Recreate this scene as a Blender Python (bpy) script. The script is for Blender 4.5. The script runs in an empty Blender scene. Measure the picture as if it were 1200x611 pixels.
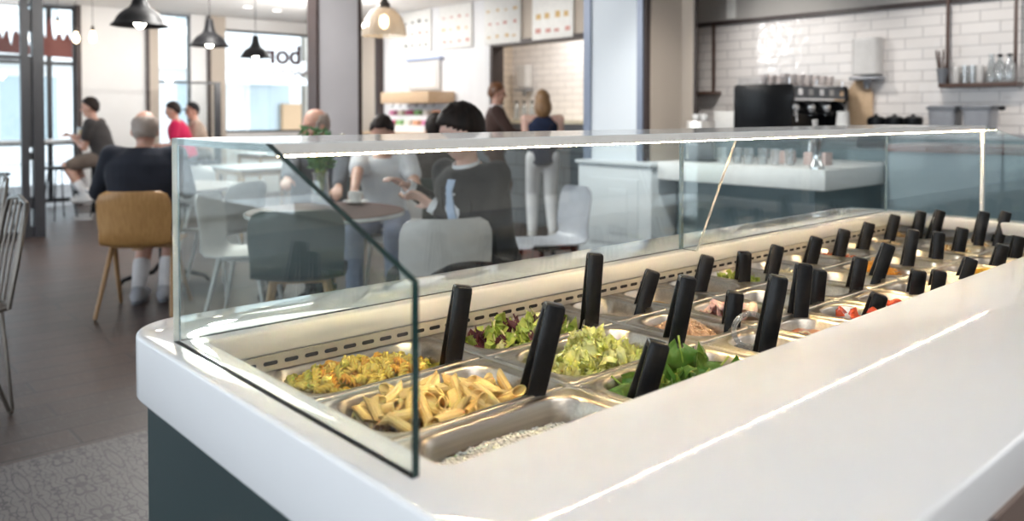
import bpy, bmesh, math, random
from mathutils import Vector, Matrix, Euler, noise as mnoise
PI = math.pi
rnd = random.Random(11)
SC = bpy.context.scene
COL = SC.collection
V = Vector

# ------------------------------------------------------------------ materials
MATS = {}
def nt(m):
    m.use_nodes = True
    t = m.node_tree
    for n in list(t.nodes): t.nodes.remove(n)
    return t
def L(t, a, b): t.links.new(a, b)
def N(t, typ, **kw):
    n = t.nodes.new(typ)
    for k, v in kw.items():
        if k in n.inputs: n.inputs[k].default_value = v
        else: setattr(n, k, v)
    return n
def c4(c): return (c[0], c[1], c[2], 1)
def mixc(t, fac, a, b):
    n = t.nodes.new('ShaderNodeMix'); n.data_type = 'RGBA'
    if isinstance(fac, (int, float)): n.inputs[0].default_value = fac
    else: L(t, fac, n.inputs[0])
    for i, x in ((6, a), (7, b)):
        if isinstance(x, tuple): n.inputs[i].default_value = c4(x)
        else: L(t, x, n.inputs[i])
    return n.outputs[2]
def mth(t, op, a, b=None, c=None):
    n = t.nodes.new('ShaderNodeMath'); n.operation = op
    for i, x in enumerate((a, b, c)):
        if x is None: continue
        if isinstance(x, (int, float)): n.inputs[i].default_value = x
        else: L(t, x, n.inputs[i])
    return n.outputs[0]
def pbr(name, col, rough=.5, metal=0., col2=None, scale=20., bump=0., bscale=None, spec=.5, stretch=None, coat=0., sss=0., detail=3., contrast=(.35, .65), trans=0., sheen=0.):
    m = bpy.data.materials.new(name); t = nt(m)
    o = N(t, 'ShaderNodeOutputMaterial'); b = N(t, 'ShaderNodeBsdfPrincipled')
    L(t, b.outputs[0], o.inputs[0])
    b.inputs['Base Color'].default_value = c4(col); b.inputs['Roughness'].default_value = rough
    b.inputs['Metallic'].default_value = metal; b.inputs['Specular IOR Level'].default_value = spec
    b.inputs['Coat Weight'].default_value = coat
    if sss: b.inputs['Subsurface Weight'].default_value = sss; b.inputs['Subsurface Scale'].default_value = .01
    if trans: b.inputs['Transmission Weight'].default_value = trans
    if sheen: b.inputs['Sheen Weight'].default_value = sheen
    tc = N(t, 'ShaderNodeTexCoord')
    src = tc.outputs['Object']
    if stretch:
        mp = N(t, 'ShaderNodeMapping'); mp.inputs['Scale'].default_value = stretch; L(t, src, mp.inputs[0]); src = mp.outputs[0]
    nz = N(t, 'ShaderNodeTexNoise', Scale=scale, Detail=detail); L(t, src, nz.inputs['Vector'])
    if col2 is None: col2 = tuple(x * .93 for x in col)
    mr = N(t, 'ShaderNodeMapRange'); mr.inputs[1].default_value = contrast[0]; mr.inputs[2].default_value = contrast[1]
    L(t, nz.outputs['Fac'], mr.inputs[0])
    L(t, mixc(t, mr.outputs[0], col, col2), b.inputs['Base Color'])
    if bump:
        nb = N(t, 'ShaderNodeTexNoise', Scale=bscale or scale, Detail=4.); L(t, src, nb.inputs['Vector'])
        bp = N(t, 'ShaderNodeBump', Strength=bump, Distance=.002); L(t, nb.outputs['Fac'], bp.inputs['Height']); L(t, bp.outputs[0], b.inputs['Normal'])
    MATS[name] = m
    return m
def emit(name, col, strength):
    m = bpy.data.materials.new(name); t = nt(m)
    o = N(t, 'ShaderNodeOutputMaterial'); e = N(t, 'ShaderNodeEmission', Strength=strength); e.inputs[0].default_value = c4(col)
    L(t, e.outputs[0], o.inputs[0]); return m
def glassy(name, tint=(.94, .975, .965), refl=1., rough=.0, body=0., bodycol=(.9, .9, .9)):
    """thin architectural glass: clear transmission plus a Fresnel reflection on each face"""
    m = bpy.data.materials.new(name); t = nt(m)
    o = N(t, 'ShaderNodeOutputMaterial')
    tr = N(t, 'ShaderNodeBsdfTransparent'); tr.inputs[0].default_value = c4(tint)
    gl = N(t, 'ShaderNodeBsdfGlossy'); gl.inputs['Roughness'].default_value = rough; gl.inputs[0].default_value = (1, 1, 1, 1)
    lw = N(t, 'ShaderNodeLayerWeight', Blend=.5)
    p5 = mth(t, 'POWER', lw.outputs['Facing'], 5.)
    fr = mth(t, 'MULTIPLY_ADD', p5, .95 * refl, .043 * refl)
    fr = mth(t, 'MINIMUM', fr, 1.)
    base = tr.outputs[0]
    if body:
        df = N(t, 'ShaderNodeBsdfDiffuse'); df.inputs[0].default_value = c4(bodycol)
        mb = N(t, 'ShaderNodeMixShader', Fac=body); L(t, tr.outputs[0], mb.inputs[1]); L(t, df.outputs[0], mb.inputs[2]); base = mb.outputs[0]
    mx = N(t, 'ShaderNodeMixShader'); L(t, fr, mx.inputs[0]); L(t, base, mx.inputs[1]); L(t, gl.outputs[0], mx.inputs[2])
    L(t, mx.outputs[0], o.inputs[0]); return m
def brickmat(name, axes, c1, c2, mortar, bw, bh, ms=.012, rough=.15, offset=.5, bump=.15, spec=.5, sheenvar=.5, wav=.0):
    m = bpy.data.materials.new(name); t = nt(m)
    o = N(t, 'ShaderNodeOutputMaterial'); b = N(t, 'ShaderNodeBsdfPrincipled'); L(t, b.outputs[0], o.inputs[0])
    g = N(t, 'ShaderNodeNewGeometry'); s = N(t, 'ShaderNodeSeparateXYZ'); L(t, g.outputs['Position'], s.inputs[0])
    cb = N(t, 'ShaderNodeCombineXYZ'); L(t, s.outputs[axes[0]], cb.inputs[0]); L(t, s.outputs[axes[1]], cb.inputs[1])
    br = N(t, 'ShaderNodeTexBrick', offset=offset); L(t, cb.outputs[0], br.inputs['Vector'])
    br.inputs['Color1'].default_value = c4(c1); br.inputs['Color2'].default_value = c4(c2); br.inputs['Mortar'].default_value = c4(mortar)
    br.inputs['Scale'].default_value = 1.; br.inputs['Brick Width'].default_value = bw; br.inputs['Row Height'].default_value = bh
    br.inputs['Mortar Size'].default_value = ms; br.inputs['Mortar Smooth'].default_value = .2
    L(t, br.outputs['Color'], b.inputs['Base Color']); b.inputs['Roughness'].default_value = rough; b.inputs['Specular IOR Level'].default_value = spec
    nz = N(t, 'ShaderNodeTexNoise', Scale=13., Detail=1.); L(t, cb.outputs[0], nz.inputs['Vector'])
    h = mth(t, 'MULTIPLY_ADD', nz.outputs['Fac'], wav, mth(t, 'MULTIPLY', br.outputs['Fac'], -.6))
    bp = N(t, 'ShaderNodeBump', Strength=bump, Distance=.01); L(t, h, bp.inputs['Height']); L(t, bp.outputs[0], b.inputs['Normal'])
    return m

def wood_floor():
    m = bpy.data.materials.new('dark plank floor'); t = nt(m)
    o = N(t, 'ShaderNodeOutputMaterial'); b = N(t, 'ShaderNodeBsdfPrincipled'); L(t, b.outputs[0], o.inputs[0])
    g = N(t, 'ShaderNodeNewGeometry')
    br = N(t, 'ShaderNodeTexBrick', offset=.37); L(t, g.outputs['Position'], br.inputs['Vector'])
    br.inputs['Color1'].default_value = (.0, .0, .0, 1); br.inputs['Color2'].default_value = (1, 1, 1, 1); br.inputs['Mortar'].default_value = (.5, .5, .5, 1)
    br.inputs['Scale'].default_value = 1.; br.inputs['Brick Width'].default_value = 1.35; br.inputs['Row Height'].default_value = .19
    br.inputs['Mortar Size'].default_value = .008; br.inputs['Mortar Smooth'].default_value = .3
    mp = N(t, 'ShaderNodeMapping'); mp.inputs['Scale'].default_value = (3, 30, 1); L(t, g.outputs['Position'], mp.inputs[0])
    nz = N(t, 'ShaderNodeTexNoise', Scale=1.6, Detail=8., Roughness=.65, Distortion=.6); L(t, mp.outputs[0], nz.inputs['Vector'])
    mp2 = N(t, 'ShaderNodeMapping'); mp2.inputs['Scale'].default_value = (40, 6, 1); L(t, g.outputs['Position'], mp2.inputs[0])
    nz2 = N(t, 'ShaderNodeTexNoise', Scale=2.2, Detail=4.); L(t, mp2.outputs[0], nz2.inputs['Vector'])
    a = mixc(t, br.outputs['Color'], (.038, .021, .017), (.092, .052, .040))
    k = N(t, 'ShaderNodeMapRange'); k.inputs[1].default_value = .3; k.inputs[2].default_value = .7; L(t, nz.outputs['Fac'], k.inputs[0])
    a2 = mixc(t, k.outputs[0], (.020, .012, .010), a)
    k2 = N(t, 'ShaderNodeMapRange'); k2.inputs[1].default_value = .52; k2.inputs[2].default_value = .75; k2.inputs[4].default_value = .5; L(t, nz2.outputs['Fac'], k2.inputs[0])
    a2 = mixc(t, k2.outputs[0], a2, (.11, .08, .072))
    a3 = mixc(t, br.outputs['Fac'], a2, (.015, .01, .01))
    L(t, a3, b.inputs['Base Color'])
    r = mth(t, 'MULTIPLY_ADD', nz.outputs['Fac'], .20, .30); L(t, r, b.inputs['Roughness']); b.inputs['Specular IOR Level'].default_value = .42
    h = mth(t, 'SUBTRACT', mth(t, 'MULTIPLY', nz2.outputs['Fac'], .25), br.outputs['Fac'])
    bp = N(t, 'ShaderNodeBump', Strength=.4, Distance=.004); L(t, h, bp.inputs['Height']); L(t, bp.outputs[0], b.inputs['Normal'])
    return m
def tile_floor():
    """grey encaustic tiles: every tile carries a mirrored floral ornament"""
    m = bpy.data.materials.new('patterned grey tile'); t = nt(m)
    o = N(t, 'ShaderNodeOutputMaterial'); b = N(t, 'ShaderNodeBsdfPrincipled'); L(t, b.outputs[0], o.inputs[0])
    g = N(t, 'ShaderNodeNewGeometry'); s = N(t, 'ShaderNodeSeparateXYZ'); L(t, g.outputs['Position'], s.inputs[0])
    T = .30
    u = mth(t, 'PINGPONG', mth(t, 'DIVIDE', s.outputs[0], T), .5); v = mth(t, 'PINGPONG', mth(t, 'DIVIDE', mth(t, 'ADD', s.outputs[1], .11), T), .5)
    cb = N(t, 'ShaderNodeCombineXYZ'); L(t, u, cb.inputs[0]); L(t, v, cb.inputs[1])
    r = mth(t, 'SQRT', mth(t, 'ADD', mth(t, 'MULTIPLY', u, u), mth(t, 'MULTIPLY', v, v)))
    th = mth(t, 'ARCTAN2', v, u)
    pet = mth(t, 'MULTIPLY_ADD', mth(t, 'COSINE', mth(t, 'MULTIPLY', th, 8.)), .09, .25)
    d1 = mth(t, 'ABSOLUTE', mth(t, 'SUBTRACT', r, pet))
    l1 = mth(t, 'LESS_THAN', d1, .022)
    u2 = mth(t, 'SUBTRACT', .5, u); v2 = mth(t, 'SUBTRACT', .5, v)
    r2 = mth(t, 'SQRT', mth(t, 'ADD', mth(t, 'MULTIPLY', u2, u2), mth(t, 'MULTIPLY', v2, v2)))
    th2 = mth(t, 'ARCTAN2', v2, u2)
    pet2 = mth(t, 'MULTIPLY_ADD', mth(t, 'SINE', mth(t, 'MULTIPLY', th2, 6.)), .08, .2)
    l2 = mth(t, 'LESS_THAN', mth(t, 'ABSOLUTE', mth(t, 'SUBTRACT', r2, pet2)), .028)
    wv = N(t, 'ShaderNodeTexWave', Scale=2.2, Distortion=7., Detail=2.); wv.inputs['Detail Scale'].default_value = 1.4; L(t, cb.outputs[0], wv.inputs['Vector'])
    l3 = mth(t, 'LESS_THAN', mth(t, 'ABSOLUTE', mth(t, 'SUBTRACT', wv.outputs['Fac'], .55)), .13)
    l4 = mth(t, 'LESS_THAN', r2, .07)
    al = mth(t, 'MINIMUM', mth(t, 'ADD', mth(t, 'ADD', l1, l2), mth(t, 'ADD', l3, l4)), 1.)
    nz = N(t, 'ShaderNodeTexNoise', Scale=14., Detail=5.); L(t, g.outputs['Position'], nz.inputs['Vector'])
    wear = mth(t, 'MULTIPLY', al, mth(t, 'MULTIPLY_ADD', nz.outputs['Fac'], .9, .5))
    base = mixc(t, nz.outputs['Fac'], (.092, .081, .081), (.138, .124, .122))
    colr = mixc(t, wear, base, (.028, .025, .028))
    gap = mth(t, 'LESS_THAN', mth(t, 'MINIMUM', mth(t, 'MINIMUM', u, v), mth(t, 'MINIMUM', u2, v2)), .004)
    L(t, mixc(t, gap, colr, (.06, .054, .054)), b.inputs['Base Color']); b.inputs['Roughness'].default_value = .5
    return m

M = {}
M['solid'] = pbr('white solid surface', (.82, .82, .83), .028, col2=(.83, .83, .84), scale=3., spec=.18)
M['teal'] = pbr('dark teal laminate', (.015, .034, .036), .5, col2=(.013, .030, .032), scale=4.)
M['barteal'] = pbr('blue grey bar front', (.17, .235, .265), .35, col2=(.15, .21, .24), scale=3.)
M['steel'] = pbr('brushed steel', (.66, .60, .52), .30, 1., col2=(.56, .50, .43), scale=6., stretch=(1, 40, 40), bump=.04)
M['steelr'] = pbr('satin steel rail', (.80, .78, .74), .35, 1., col2=(.7, .68, .65), scale=12.)
M['ventgrey'] = pbr('satin steel vent strip', (.58, .54, .48), .45, .35, scale=10.)
M['chrome'] = pbr('chrome', (.85, .85, .86), .12, 1.)
M['black'] = pbr('black plastic', (.004, .0045, .006), .30, col2=(.006, .0065, .008), scale=120., bump=.05, spec=.3)
M['slot'] = pbr('dark slot', (.004, .004, .005), .8)
M['blackmetal'] = pbr('black painted metal', (.004, .004, .005), .45, spec=.18)
M['frame'] = pbr('anthracite window frame', (.035, .036, .042), .4)
M['glass'] = glassy('clear pane glass', (.955, .985, .975), 1.1)
M['endglass'] = glassy('clear end pane glass', (.955, .985, .975), .65)
M['winglass'] = glassy('window glass', (.97, .985, .99), 1.)
M['shelfglass'] = glassy('shelf glass', (.80, .86, .84), 1.3)
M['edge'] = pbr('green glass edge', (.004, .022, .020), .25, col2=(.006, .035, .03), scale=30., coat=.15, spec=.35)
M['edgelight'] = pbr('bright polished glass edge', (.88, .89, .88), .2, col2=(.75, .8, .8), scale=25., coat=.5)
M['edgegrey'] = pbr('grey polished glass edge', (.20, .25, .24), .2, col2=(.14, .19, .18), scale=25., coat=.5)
M['cupglass'] = glassy('drinking glass', (.86, .88, .89), 2.2, body=.10)
M['alu'] = pbr('white aluminium profile', (.80, .78, .75), .35, .2)
M['wallwhite'] = pbr('white wall paint', (.80, .785, .775), .6, col2=(.82, .81, .80), scale=2.)
M['wallpanel'] = pbr('white wood panelling', (.80, .80, .81), .5, col2=(.74, .74, .76), scale=1.3, stretch=(1, 6, .3))
M['beige'] = pbr('beige wall paint', (.50, .43, .36), .6, col2=(.48, .41, .345), scale=2.)
M['pillarw'] = pbr('pale grey blue pillar paint', (.64, .69, .74), .45, col2=(.66, .71, .755), scale=2.)
M['pillarg'] = pbr('grey pillar paint', (.60, .585, .61), .5, scale=2.)
M['steelside'] = pbr('grey corner guard', (.20, .23, .30), .4, .3)
M['darktrim'] = pbr('dark brown trim', (.045, .03, .028), .45)
M['ceil'] = pbr('white ceiling paint', (.90, .90, .89), .7, scale=2.)
M['greige'] = pbr('greige soffit paint', (.40, .38, .36), .6, scale=2.)
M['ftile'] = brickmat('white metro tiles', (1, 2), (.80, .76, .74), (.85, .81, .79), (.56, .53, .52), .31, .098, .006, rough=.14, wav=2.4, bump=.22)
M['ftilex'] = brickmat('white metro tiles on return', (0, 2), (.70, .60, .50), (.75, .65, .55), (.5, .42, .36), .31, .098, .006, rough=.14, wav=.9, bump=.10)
M['gtile'] = brickmat('slate grey wall tiles', (1, 2), (.10, .115, .13), (.12, .135, .15), (.03, .035, .04), .52, .17, .006, rough=.3, bump=.15)
M['btile'] = brickmat('brown cladding tiles', (0, 2), (.17, .12, .10), (.22, .155, .13), (.10, .075, .07), .12, .05, .006, rough=.45, bump=.4)
M['floor'] = wood_floor(); M['tile'] = tile_floor()
M['oak'] = pbr('oak veneer', (.48, .27, .10), .42, col2=(.38, .195, .065), scale=3., stretch=(30, 30, 2.), detail=6.)
M['oakleg'] = pbr('oak legs', (.42, .25, .12), .45, col2=(.35, .2, .09), scale=5., stretch=(20, 20, 2))
M['darkwood'] = pbr('dark red brown table wood', (.10, .035, .026), .5, col2=(.065, .022, .017), scale=3., stretch=(3, 25, 3), detail=6., spec=.2)
M['walnut'] = pbr('brown shelf wood', (.10, .055, .04), .45, col2=(.07, .036, .028), scale=4., stretch=(25, 2, 25))
M['bartop'] = pbr('red brown bar top wood', (.15, .065, .055), .3, col2=(.10, .045, .04), scale=3., stretch=(25, 2, 5), coat=.2)
M['palewood'] = pbr('pale wood', (.60, .43, .28), .5, col2=(.52, .36, .22), scale=4., stretch=(2, 20, 20))
M['whiteplastic'] = pbr('white chair plastic', (.60, .585, .575), .35)
M['greyplastic'] = pbr('pale grey chair plastic', (.50, .52, .58), .3)
M['greenplastic'] = pbr('dark green chair plastic', (.028, .055, .055), .33)
M['whitetop'] = pbr('white table top', (.85, .86, .87), .3)
M['bronze'] = pbr('bronze wire', (.16, .14, .12), .33, .85)
M['ceramic'] = pbr('white ceramic', (.85, .84, .82), .15)
M['grey'] = pbr('mid grey plastic', (.16, .17, .19), .4)
M['boxgrey'] = pbr('translucent grey box', (.30, .31, .34), .3)
M['paper'] = pbr('white paper board', (.82, .81, .78), .5)
M['printpink'] = pbr('pink print', (.60, .30, .26), .6); M['printdark'] = pbr('dark print', (.08, .09, .09), .6); M['printgold'] = pbr('ochre print', (.65, .45, .2), .6)
M['redsign'] = pbr('red brown sign paint', (.16, .035, .03), .5)
M['skin'] = pbr('skin', (.56, .33, .25), .5, col2=(.50, .27, .20), scale=18., sss=.15)
M['skinlight'] = pbr('light skin', (.70, .46, .38), .5, col2=(.64, .39, .31), scale=18., sss=.15)
M['hairdark'] = pbr('dark brown hair', (.010, .007, .006), .55, col2=(.022, .014, .011), scale=9., stretch=(4, 4, .6), bump=.8, bscale=60., spec=.2)
M['hairbrown'] = pbr('auburn hair', (.18, .075, .03), .4, col2=(.10, .04, .018), scale=9., stretch=(4, 4, .6), bump=.8, bscale=60.)
M['hairblond'] = pbr('fair brown hair', (.30, .17, .075), .4, col2=(.18, .095, .04), scale=9., stretch=(4, 4, .6), bump=.8, bscale=60.)
M['hairgrey'] = pbr('grey hair', (.36, .30, .26), .5, col2=(.28, .22, .19), scale=9., bump=.6, bscale=80.)
def cloth(n, c, c2=None): M[n] = pbr(n, c, .9, col2=c2 or tuple(x * .75 for x in c), scale=7., bump=.5, bscale=35., spec=.2, sheen=.1); return M[n]
cloth('navy jacket cloth', (.022, .025, .036)); cloth('charcoal suit cloth', (.020, .022, .027)); cloth('white shirt cloth', (.75, .75, .77), (.66, .66, .70))
cloth('grey shirt cloth', (.055, .05, .05)); cloth('khaki cloth', (.17, .13, .105)); cloth('crimson cloth', (.55, .02, .09), (.45, .015, .07)); cloth('beige cloth', (.42, .32, .26))
cloth('blue grey cloth', (.12, .13, .155)); cloth('brown cloth', (.07, .042, .036)); cloth('navy vest cloth', (.018, .026, .06)); cloth('pale blue tie silk', (.50, .60, .78)); cloth('tan leather', (.36, .20, .10)); cloth('denim', (.32, .36, .48)); cloth('cream cloth', (.62, .55, .50)); cloth('white sock', (.78, .77, .78)); cloth('shoe grey', (.5, .5, .52), (.32, .33, .36)); cloth('black cap cloth', (.01, .01, .012)); cloth('pink cloth', (.72, .50, .50))
# food
M['penne'] = pbr('penne pasta', (.86, .58, .20), .42, col2=(.90, .66, .28), scale=60., sss=.12)
M['fus_y'] = pbr('yellow fusilli', (.90, .66, .11), .45, col2=(.92, .72, .20), scale=60., sss=.12)
M['fus_g'] = pbr('green fusilli', (.60, .54, .08), .45, col2=(.70, .62, .14), scale=60., sss=.12)
M['fus_o'] = pbr('orange fusilli', (.92, .47, .05), .45, col2=(.92, .54, .1), scale=60., sss=.12)
M['iceberg'] = pbr('iceberg lettuce', (.90, .88, .45), .4, col2=(.76, .78, .14), scale=28., bump=.5, bscale=60., sss=.1)
M['spinach'] = pbr('spinach leaf', (.085, .22, .03), .45, col2=(.19, .32, .07), scale=35., bump=.5, bscale=70., sss=.08)
M['leafg'] = pbr('green salad leaf', (.26, .40, .05), .42, col2=(.58, .64, .17), scale=30., bump=.5, bscale=60.)
M['leafp'] = pbr('purple salad leaf', (.09, .022, .035), .4, col2=(.17, .05, .065), scale=30., bump=.5, bscale=60.)
M['leafw'] = pbr('pale salad rib', (.70, .70, .42), .42, col2=(.58, .62, .2), scale=30., bump=.4, bscale=60.)
M['rice'] = pbr('cooked white rice', (.80, .77, .70), .5, sss=.15)
M['tuna'] = pbr('tuna flakes', (.60, .36, .20), .5, col2=(.74, .52, .36), scale=90.)
M['ham'] = pbr('pink ham', (.78, .46, .42), .45, col2=(.84, .56, .52), scale=20., sss=.1)
M['carrot'] = pbr('grated carrot', (.85, .36, .03), .45, col2=(.90, .46, .06), scale=60.)
M['tomato'] = pbr('tomato', (.66, .055, .02), .22, col2=(.74, .12, .04), scale=30.)
M['salmon'] = pbr('orange sauce', (.66, .20, .08), .3, col2=(.72, .30, .14), scale=30., bump=.2)
M['cream'] = pbr('creamy dressing', (.80, .74, .58), .25, bump=.15, scale=15.)
M['egg'] = pbr('yellow egg sauce', (.74, .42, .06), .3, bump=.2, scale=30.)
M['mushroom'] = pbr('mushroom slice', (.66, .52, .36), .55, col2=(.5, .36, .22), scale=40.)
M['olive'] = pbr('black olive', (.03, .018, .022), .2)
M['nut'] = pbr('toasted nuts', (.60, .40, .20), .5, col2=(.42, .25, .11), scale=50.)
M['cheese'] = pbr('white cheese', (.84, .79, .66), .45)
M['sprout'] = pbr('bean sprout', (.82, .72, .50), .4)
M['onion'] = pbr('red onion', (.34, .18, .24), .3, col2=(.6, .45, .5), scale=40.)
M['cucumber'] = pbr('cucumber flesh', (.68, .74, .38), .3, col2=(.55, .66, .24), scale=40.)
M['mango'] = pbr('orange fruit', (.90, .48, .03), .3, col2=(.9, .62, .08), scale=30.)
M['bulb'] = emit('warm bulb', (1., .74, .45), 14.)
M['bulbw'] = emit('white bulb', (1., .9, .76), 40.)
M['down'] = emit('downlight lens', (1., .96, .9), 8.)

# ------------------------------------------------------------------ mesh builder
class MB:
    def __init__(s): s.v = []; s.f = []; s.mi = []
    def add(s, vs, fs, mi=0):
        b = len(s.v); s.v += [tuple(x) for x in vs]; s.f += [tuple(i + b for i in f) for f in fs]; s.mi += [mi] * len(fs); return s
    def box(s, lo, hi, mi=0):
        x0, y0, z0 = lo; x1, y1, z1 = hi
        return s.add([(x0, y0, z0), (x1, y0, z0), (x1, y1, z0), (x0, y1, z0), (x0, y0, z1), (x1, y0, z1), (x1, y1, z1), (x0, y1, z1)],
                     [(0, 3, 2, 1), (4, 5, 6, 7), (0, 1, 5, 4), (1, 2, 6, 5), (2, 3, 7, 6), (3, 0, 4, 7)], mi)
    def obox(s, c, ax, ay, az, mi=0):
        c = V(c); ax = V(ax); ay = V(ay); az = V(az)
        p = [c + a * ax + b * ay + d * az for d in (-1, 1) for a, b in ((-1, -1), (1, -1), (1, 1), (-1, 1))]
        return s.add(p, [(0, 3, 2, 1), (4, 5, 6, 7), (0, 1, 5, 4), (1, 2, 6, 5), (2, 3, 7, 6), (3, 0, 4, 7)], mi)
    def rings(s, rs, caps=(True, True), mi=0, closed=True):
        n = len(rs[0]); vs = [p for r in rs for p in r]; fs = []
        for i in range(len(rs) - 1):
            for j in range(n if closed else n - 1):
                k = (j + 1) % n; fs.append((i * n + j, i * n + k, (i + 1) * n + k, (i + 1) * n + j))
        if caps[0]: fs.append(tuple(range(n - 1, -1, -1)))
        if caps[1]: fs.append(tuple((len(rs) - 1) * n + j for j in range(n)))
        return s.add(vs, fs, mi)
    def lathe(s, prof, c=(0, 0, 0), n=24, mi=0, caps=(False, False)):
        rs = [[(c[0] + r * math.cos(2 * PI * j / n), c[1] + r * math.sin(2 * PI * j / n), c[2] + z) for j in range(n)] for r, z in prof]
        return s.rings(rs, caps, mi)
    def tube(s, pts, r, n=8, mi=0, caps=True):
        pts = [V(p) for p in pts]; rs = []
        rr_ = r if isinstance(r, (list, tuple)) else [r] * len(pts)
        up = None
        for i, p in enumerate(pts):
            d = (pts[min(i + 1, len(pts) - 1)] - pts[max(i - 1, 0)]).normalized()
            if up is None: up = d.orthogonal().normalized()
            up = (up - d * up.dot(d)); up = up.normalized() if up.length > 1e-6 else d.orthogonal().normalized()
            sd = d.cross(up)
            rs.append([p + rr_[i] * (math.cos(2 * PI * j / n) * up + math.sin(2 * PI * j / n) * sd) for j in range(n)])
        return s.rings(rs, (caps, caps), mi)
    def cone(s, a, b, ra, rb, n=14, m=4, mi=0):
        a = V(a); b = V(b); d = b - a
        if d.length < 1e-6: d = V((0, 0, 1e-4))
        d.normalize(); u = d.orthogonal().normalized(); w = d.cross(u); rs = []
        for i in range(m, 0, -1):
            t = PI / 2 * i / m - (.06 if i == m else 0); rs.append((a - d * ra * math.sin(t), ra * math.cos(t)))
        rs.append((a, ra)); rs.append((b, rb))
        for i in range(1, m + 1):
            t = PI / 2 * i / m - (.06 if i == m else 0); rs.append((b + d * rb * math.sin(t), rb * math.cos(t)))
        return s.rings([[p + r * (math.cos(2 * PI * j / n) * u + math.sin(2 * PI * j / n) * w) for j in range(n)] for p, r in rs], (True, True), mi)
    def ell(s, c, rad, rot=None, n=20, m=12, mi=0):
        rs = []
        for i in range(m + 1):
            t = -PI / 2 + PI * i / m
            if i == 0: t += .08
            if i == m: t -= .08
            ring = []
            for j in range(n):
                p = V((rad[0] * math.cos(t) * math.cos(2 * PI * j / n), rad[1] * math.cos(t) * math.sin(2 * PI * j / n), rad[2] * math.sin(t)))
                if rot is not None: p = rot @ p
                ring.append(p + V(c))
            rs.append(ring)
        return s.rings(rs, (True, True), mi)
    def prism(s, poly, axis, a, b, mi=0, edge_mi=None):
        """poly of 2-D points extruded along one axis between a and b; edge faces may take another material"""
        def pt(p, t):
            if axis == 0: return (t, p[0], p[1])
            if axis == 1: return (p[0], t, p[1])
            return (p[0], p[1], t)
        n = len(poly); vs = [pt(p, a) for p in poly] + [pt(p, b) for p in poly]
        s.add(vs, [tuple(range(n - 1, -1, -1)), tuple(range(n, 2 * n))], mi)
        bb = len(s.v) - 2 * n
        for j in range(n):
            k = (j + 1) % n; s.f.append((bb + j, bb + k, bb + n + k, bb + n + j))
            e = edge_mi[j] if isinstance(edge_mi, (list, tuple)) else edge_mi
            s.mi.append(mi if e is None else e)
        return s
    def xf(s, mat):
        s.v = [tuple(mat @ V(p)) for p in s.v]; return s
    def mesh(s, name, mats, smooth=None, bevel=0., bseg=2, weld=False):
        me = bpy.data.meshes.new(name); me.from_pydata(s.v, [], s.f)
        for m in (mats if isinstance(mats, (list, tuple)) else [mats]): me.materials.append(m)
        me.polygons.foreach_set('material_index', s.mi)
        bm = bmesh.new(); bm.from_mesh(me)
        if weld: bmesh.ops.remove_doubles(bm, verts=bm.verts, dist=1e-5)
        bmesh.ops.recalc_face_normals(bm, faces=bm.faces)
        if bevel:
            es = [e for e in bm.edges if len(e.link_faces) == 2 and e.calc_face_angle(0) > .6]
            bmesh.ops.bevel(bm, geom=es, offset=bevel, segments=bseg, affect='EDGES', profile=.5, clamp_overlap=True)
        bm.to_mesh(me); bm.free()
        if smooth is not None:
            me.polygons.foreach_set('use_smooth', [True] * len(me.polygons)); me.set_sharp_from_angle(angle=math.radians(smooth))
        me.update(); return me
def link(o, parent=None):
    COL.objects.link(o)
    if parent is not None: o.parent = parent
    return o
def obj(name, mb, mats, parent=None, loc=(0, 0, 0), rot=None, smooth=35, bevel=0., weld=False, bseg=2):
    me = mb.mesh(name, mats, smooth, bevel, bseg, weld) if isinstance(mb, MB) else mb
    o = bpy.data.objects.new(name, me); o.location = loc
    if rot is not None: o.rotation_euler = rot
    return link(o, parent)
def tag(o, label=None, cat=None, group=None, kind=None):
    if label: o['label'] = label
    if cat: o['category'] = cat
    if group: o['group'] = group
    if kind: o['kind'] = kind
    return o
def empty(name, loc=(0, 0, 0), rz=0., label=None, cat=None, group=None):
    o = bpy.data.objects.new(name, None); o.location = loc; o.rotation_euler = (0, 0, rz); o.empty_display_size = .1
    COL.objects.link(o); return tag(o, label, cat, group)
def struct(name, mb, mats, label=None, **kw):
    o = obj(name, mb, mats, **kw); tag(o, label, None, None, 'structure')
    return o
def dup(root, loc=None, rz=None, label=None, group=None):
    r = root.copy(); COL.objects.link(r)
    if loc is not None: r.location = loc
    if rz is not None: r.rotation_euler = (0, 0, rz)
    if label: r['label'] = label
    if group: r['group'] = group
    def rec(a, b):
        for ch in a.children:
            if ch is b: continue
            c = ch.copy(); COL.objects.link(c); c.parent = b; rec(ch, c)
    rec(root, r); return r
def rring(Lx, Ly, r, z, c=(0, 0), n=6):
    pts = []
    for qx, qy, a0 in ((1, 1, 0), (-1, 1, PI / 2), (-1, -1, PI), (1, -1, 3 * PI / 2)):
        for i in range(n + 1):
            a = a0 + PI / 2 * i / n
            pts.append((c[0] + qx * (Lx / 2 - r) + r * math.cos(a), c[1] + qy * (Ly / 2 - r) + r * math.sin(a), z))
    return pts

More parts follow.
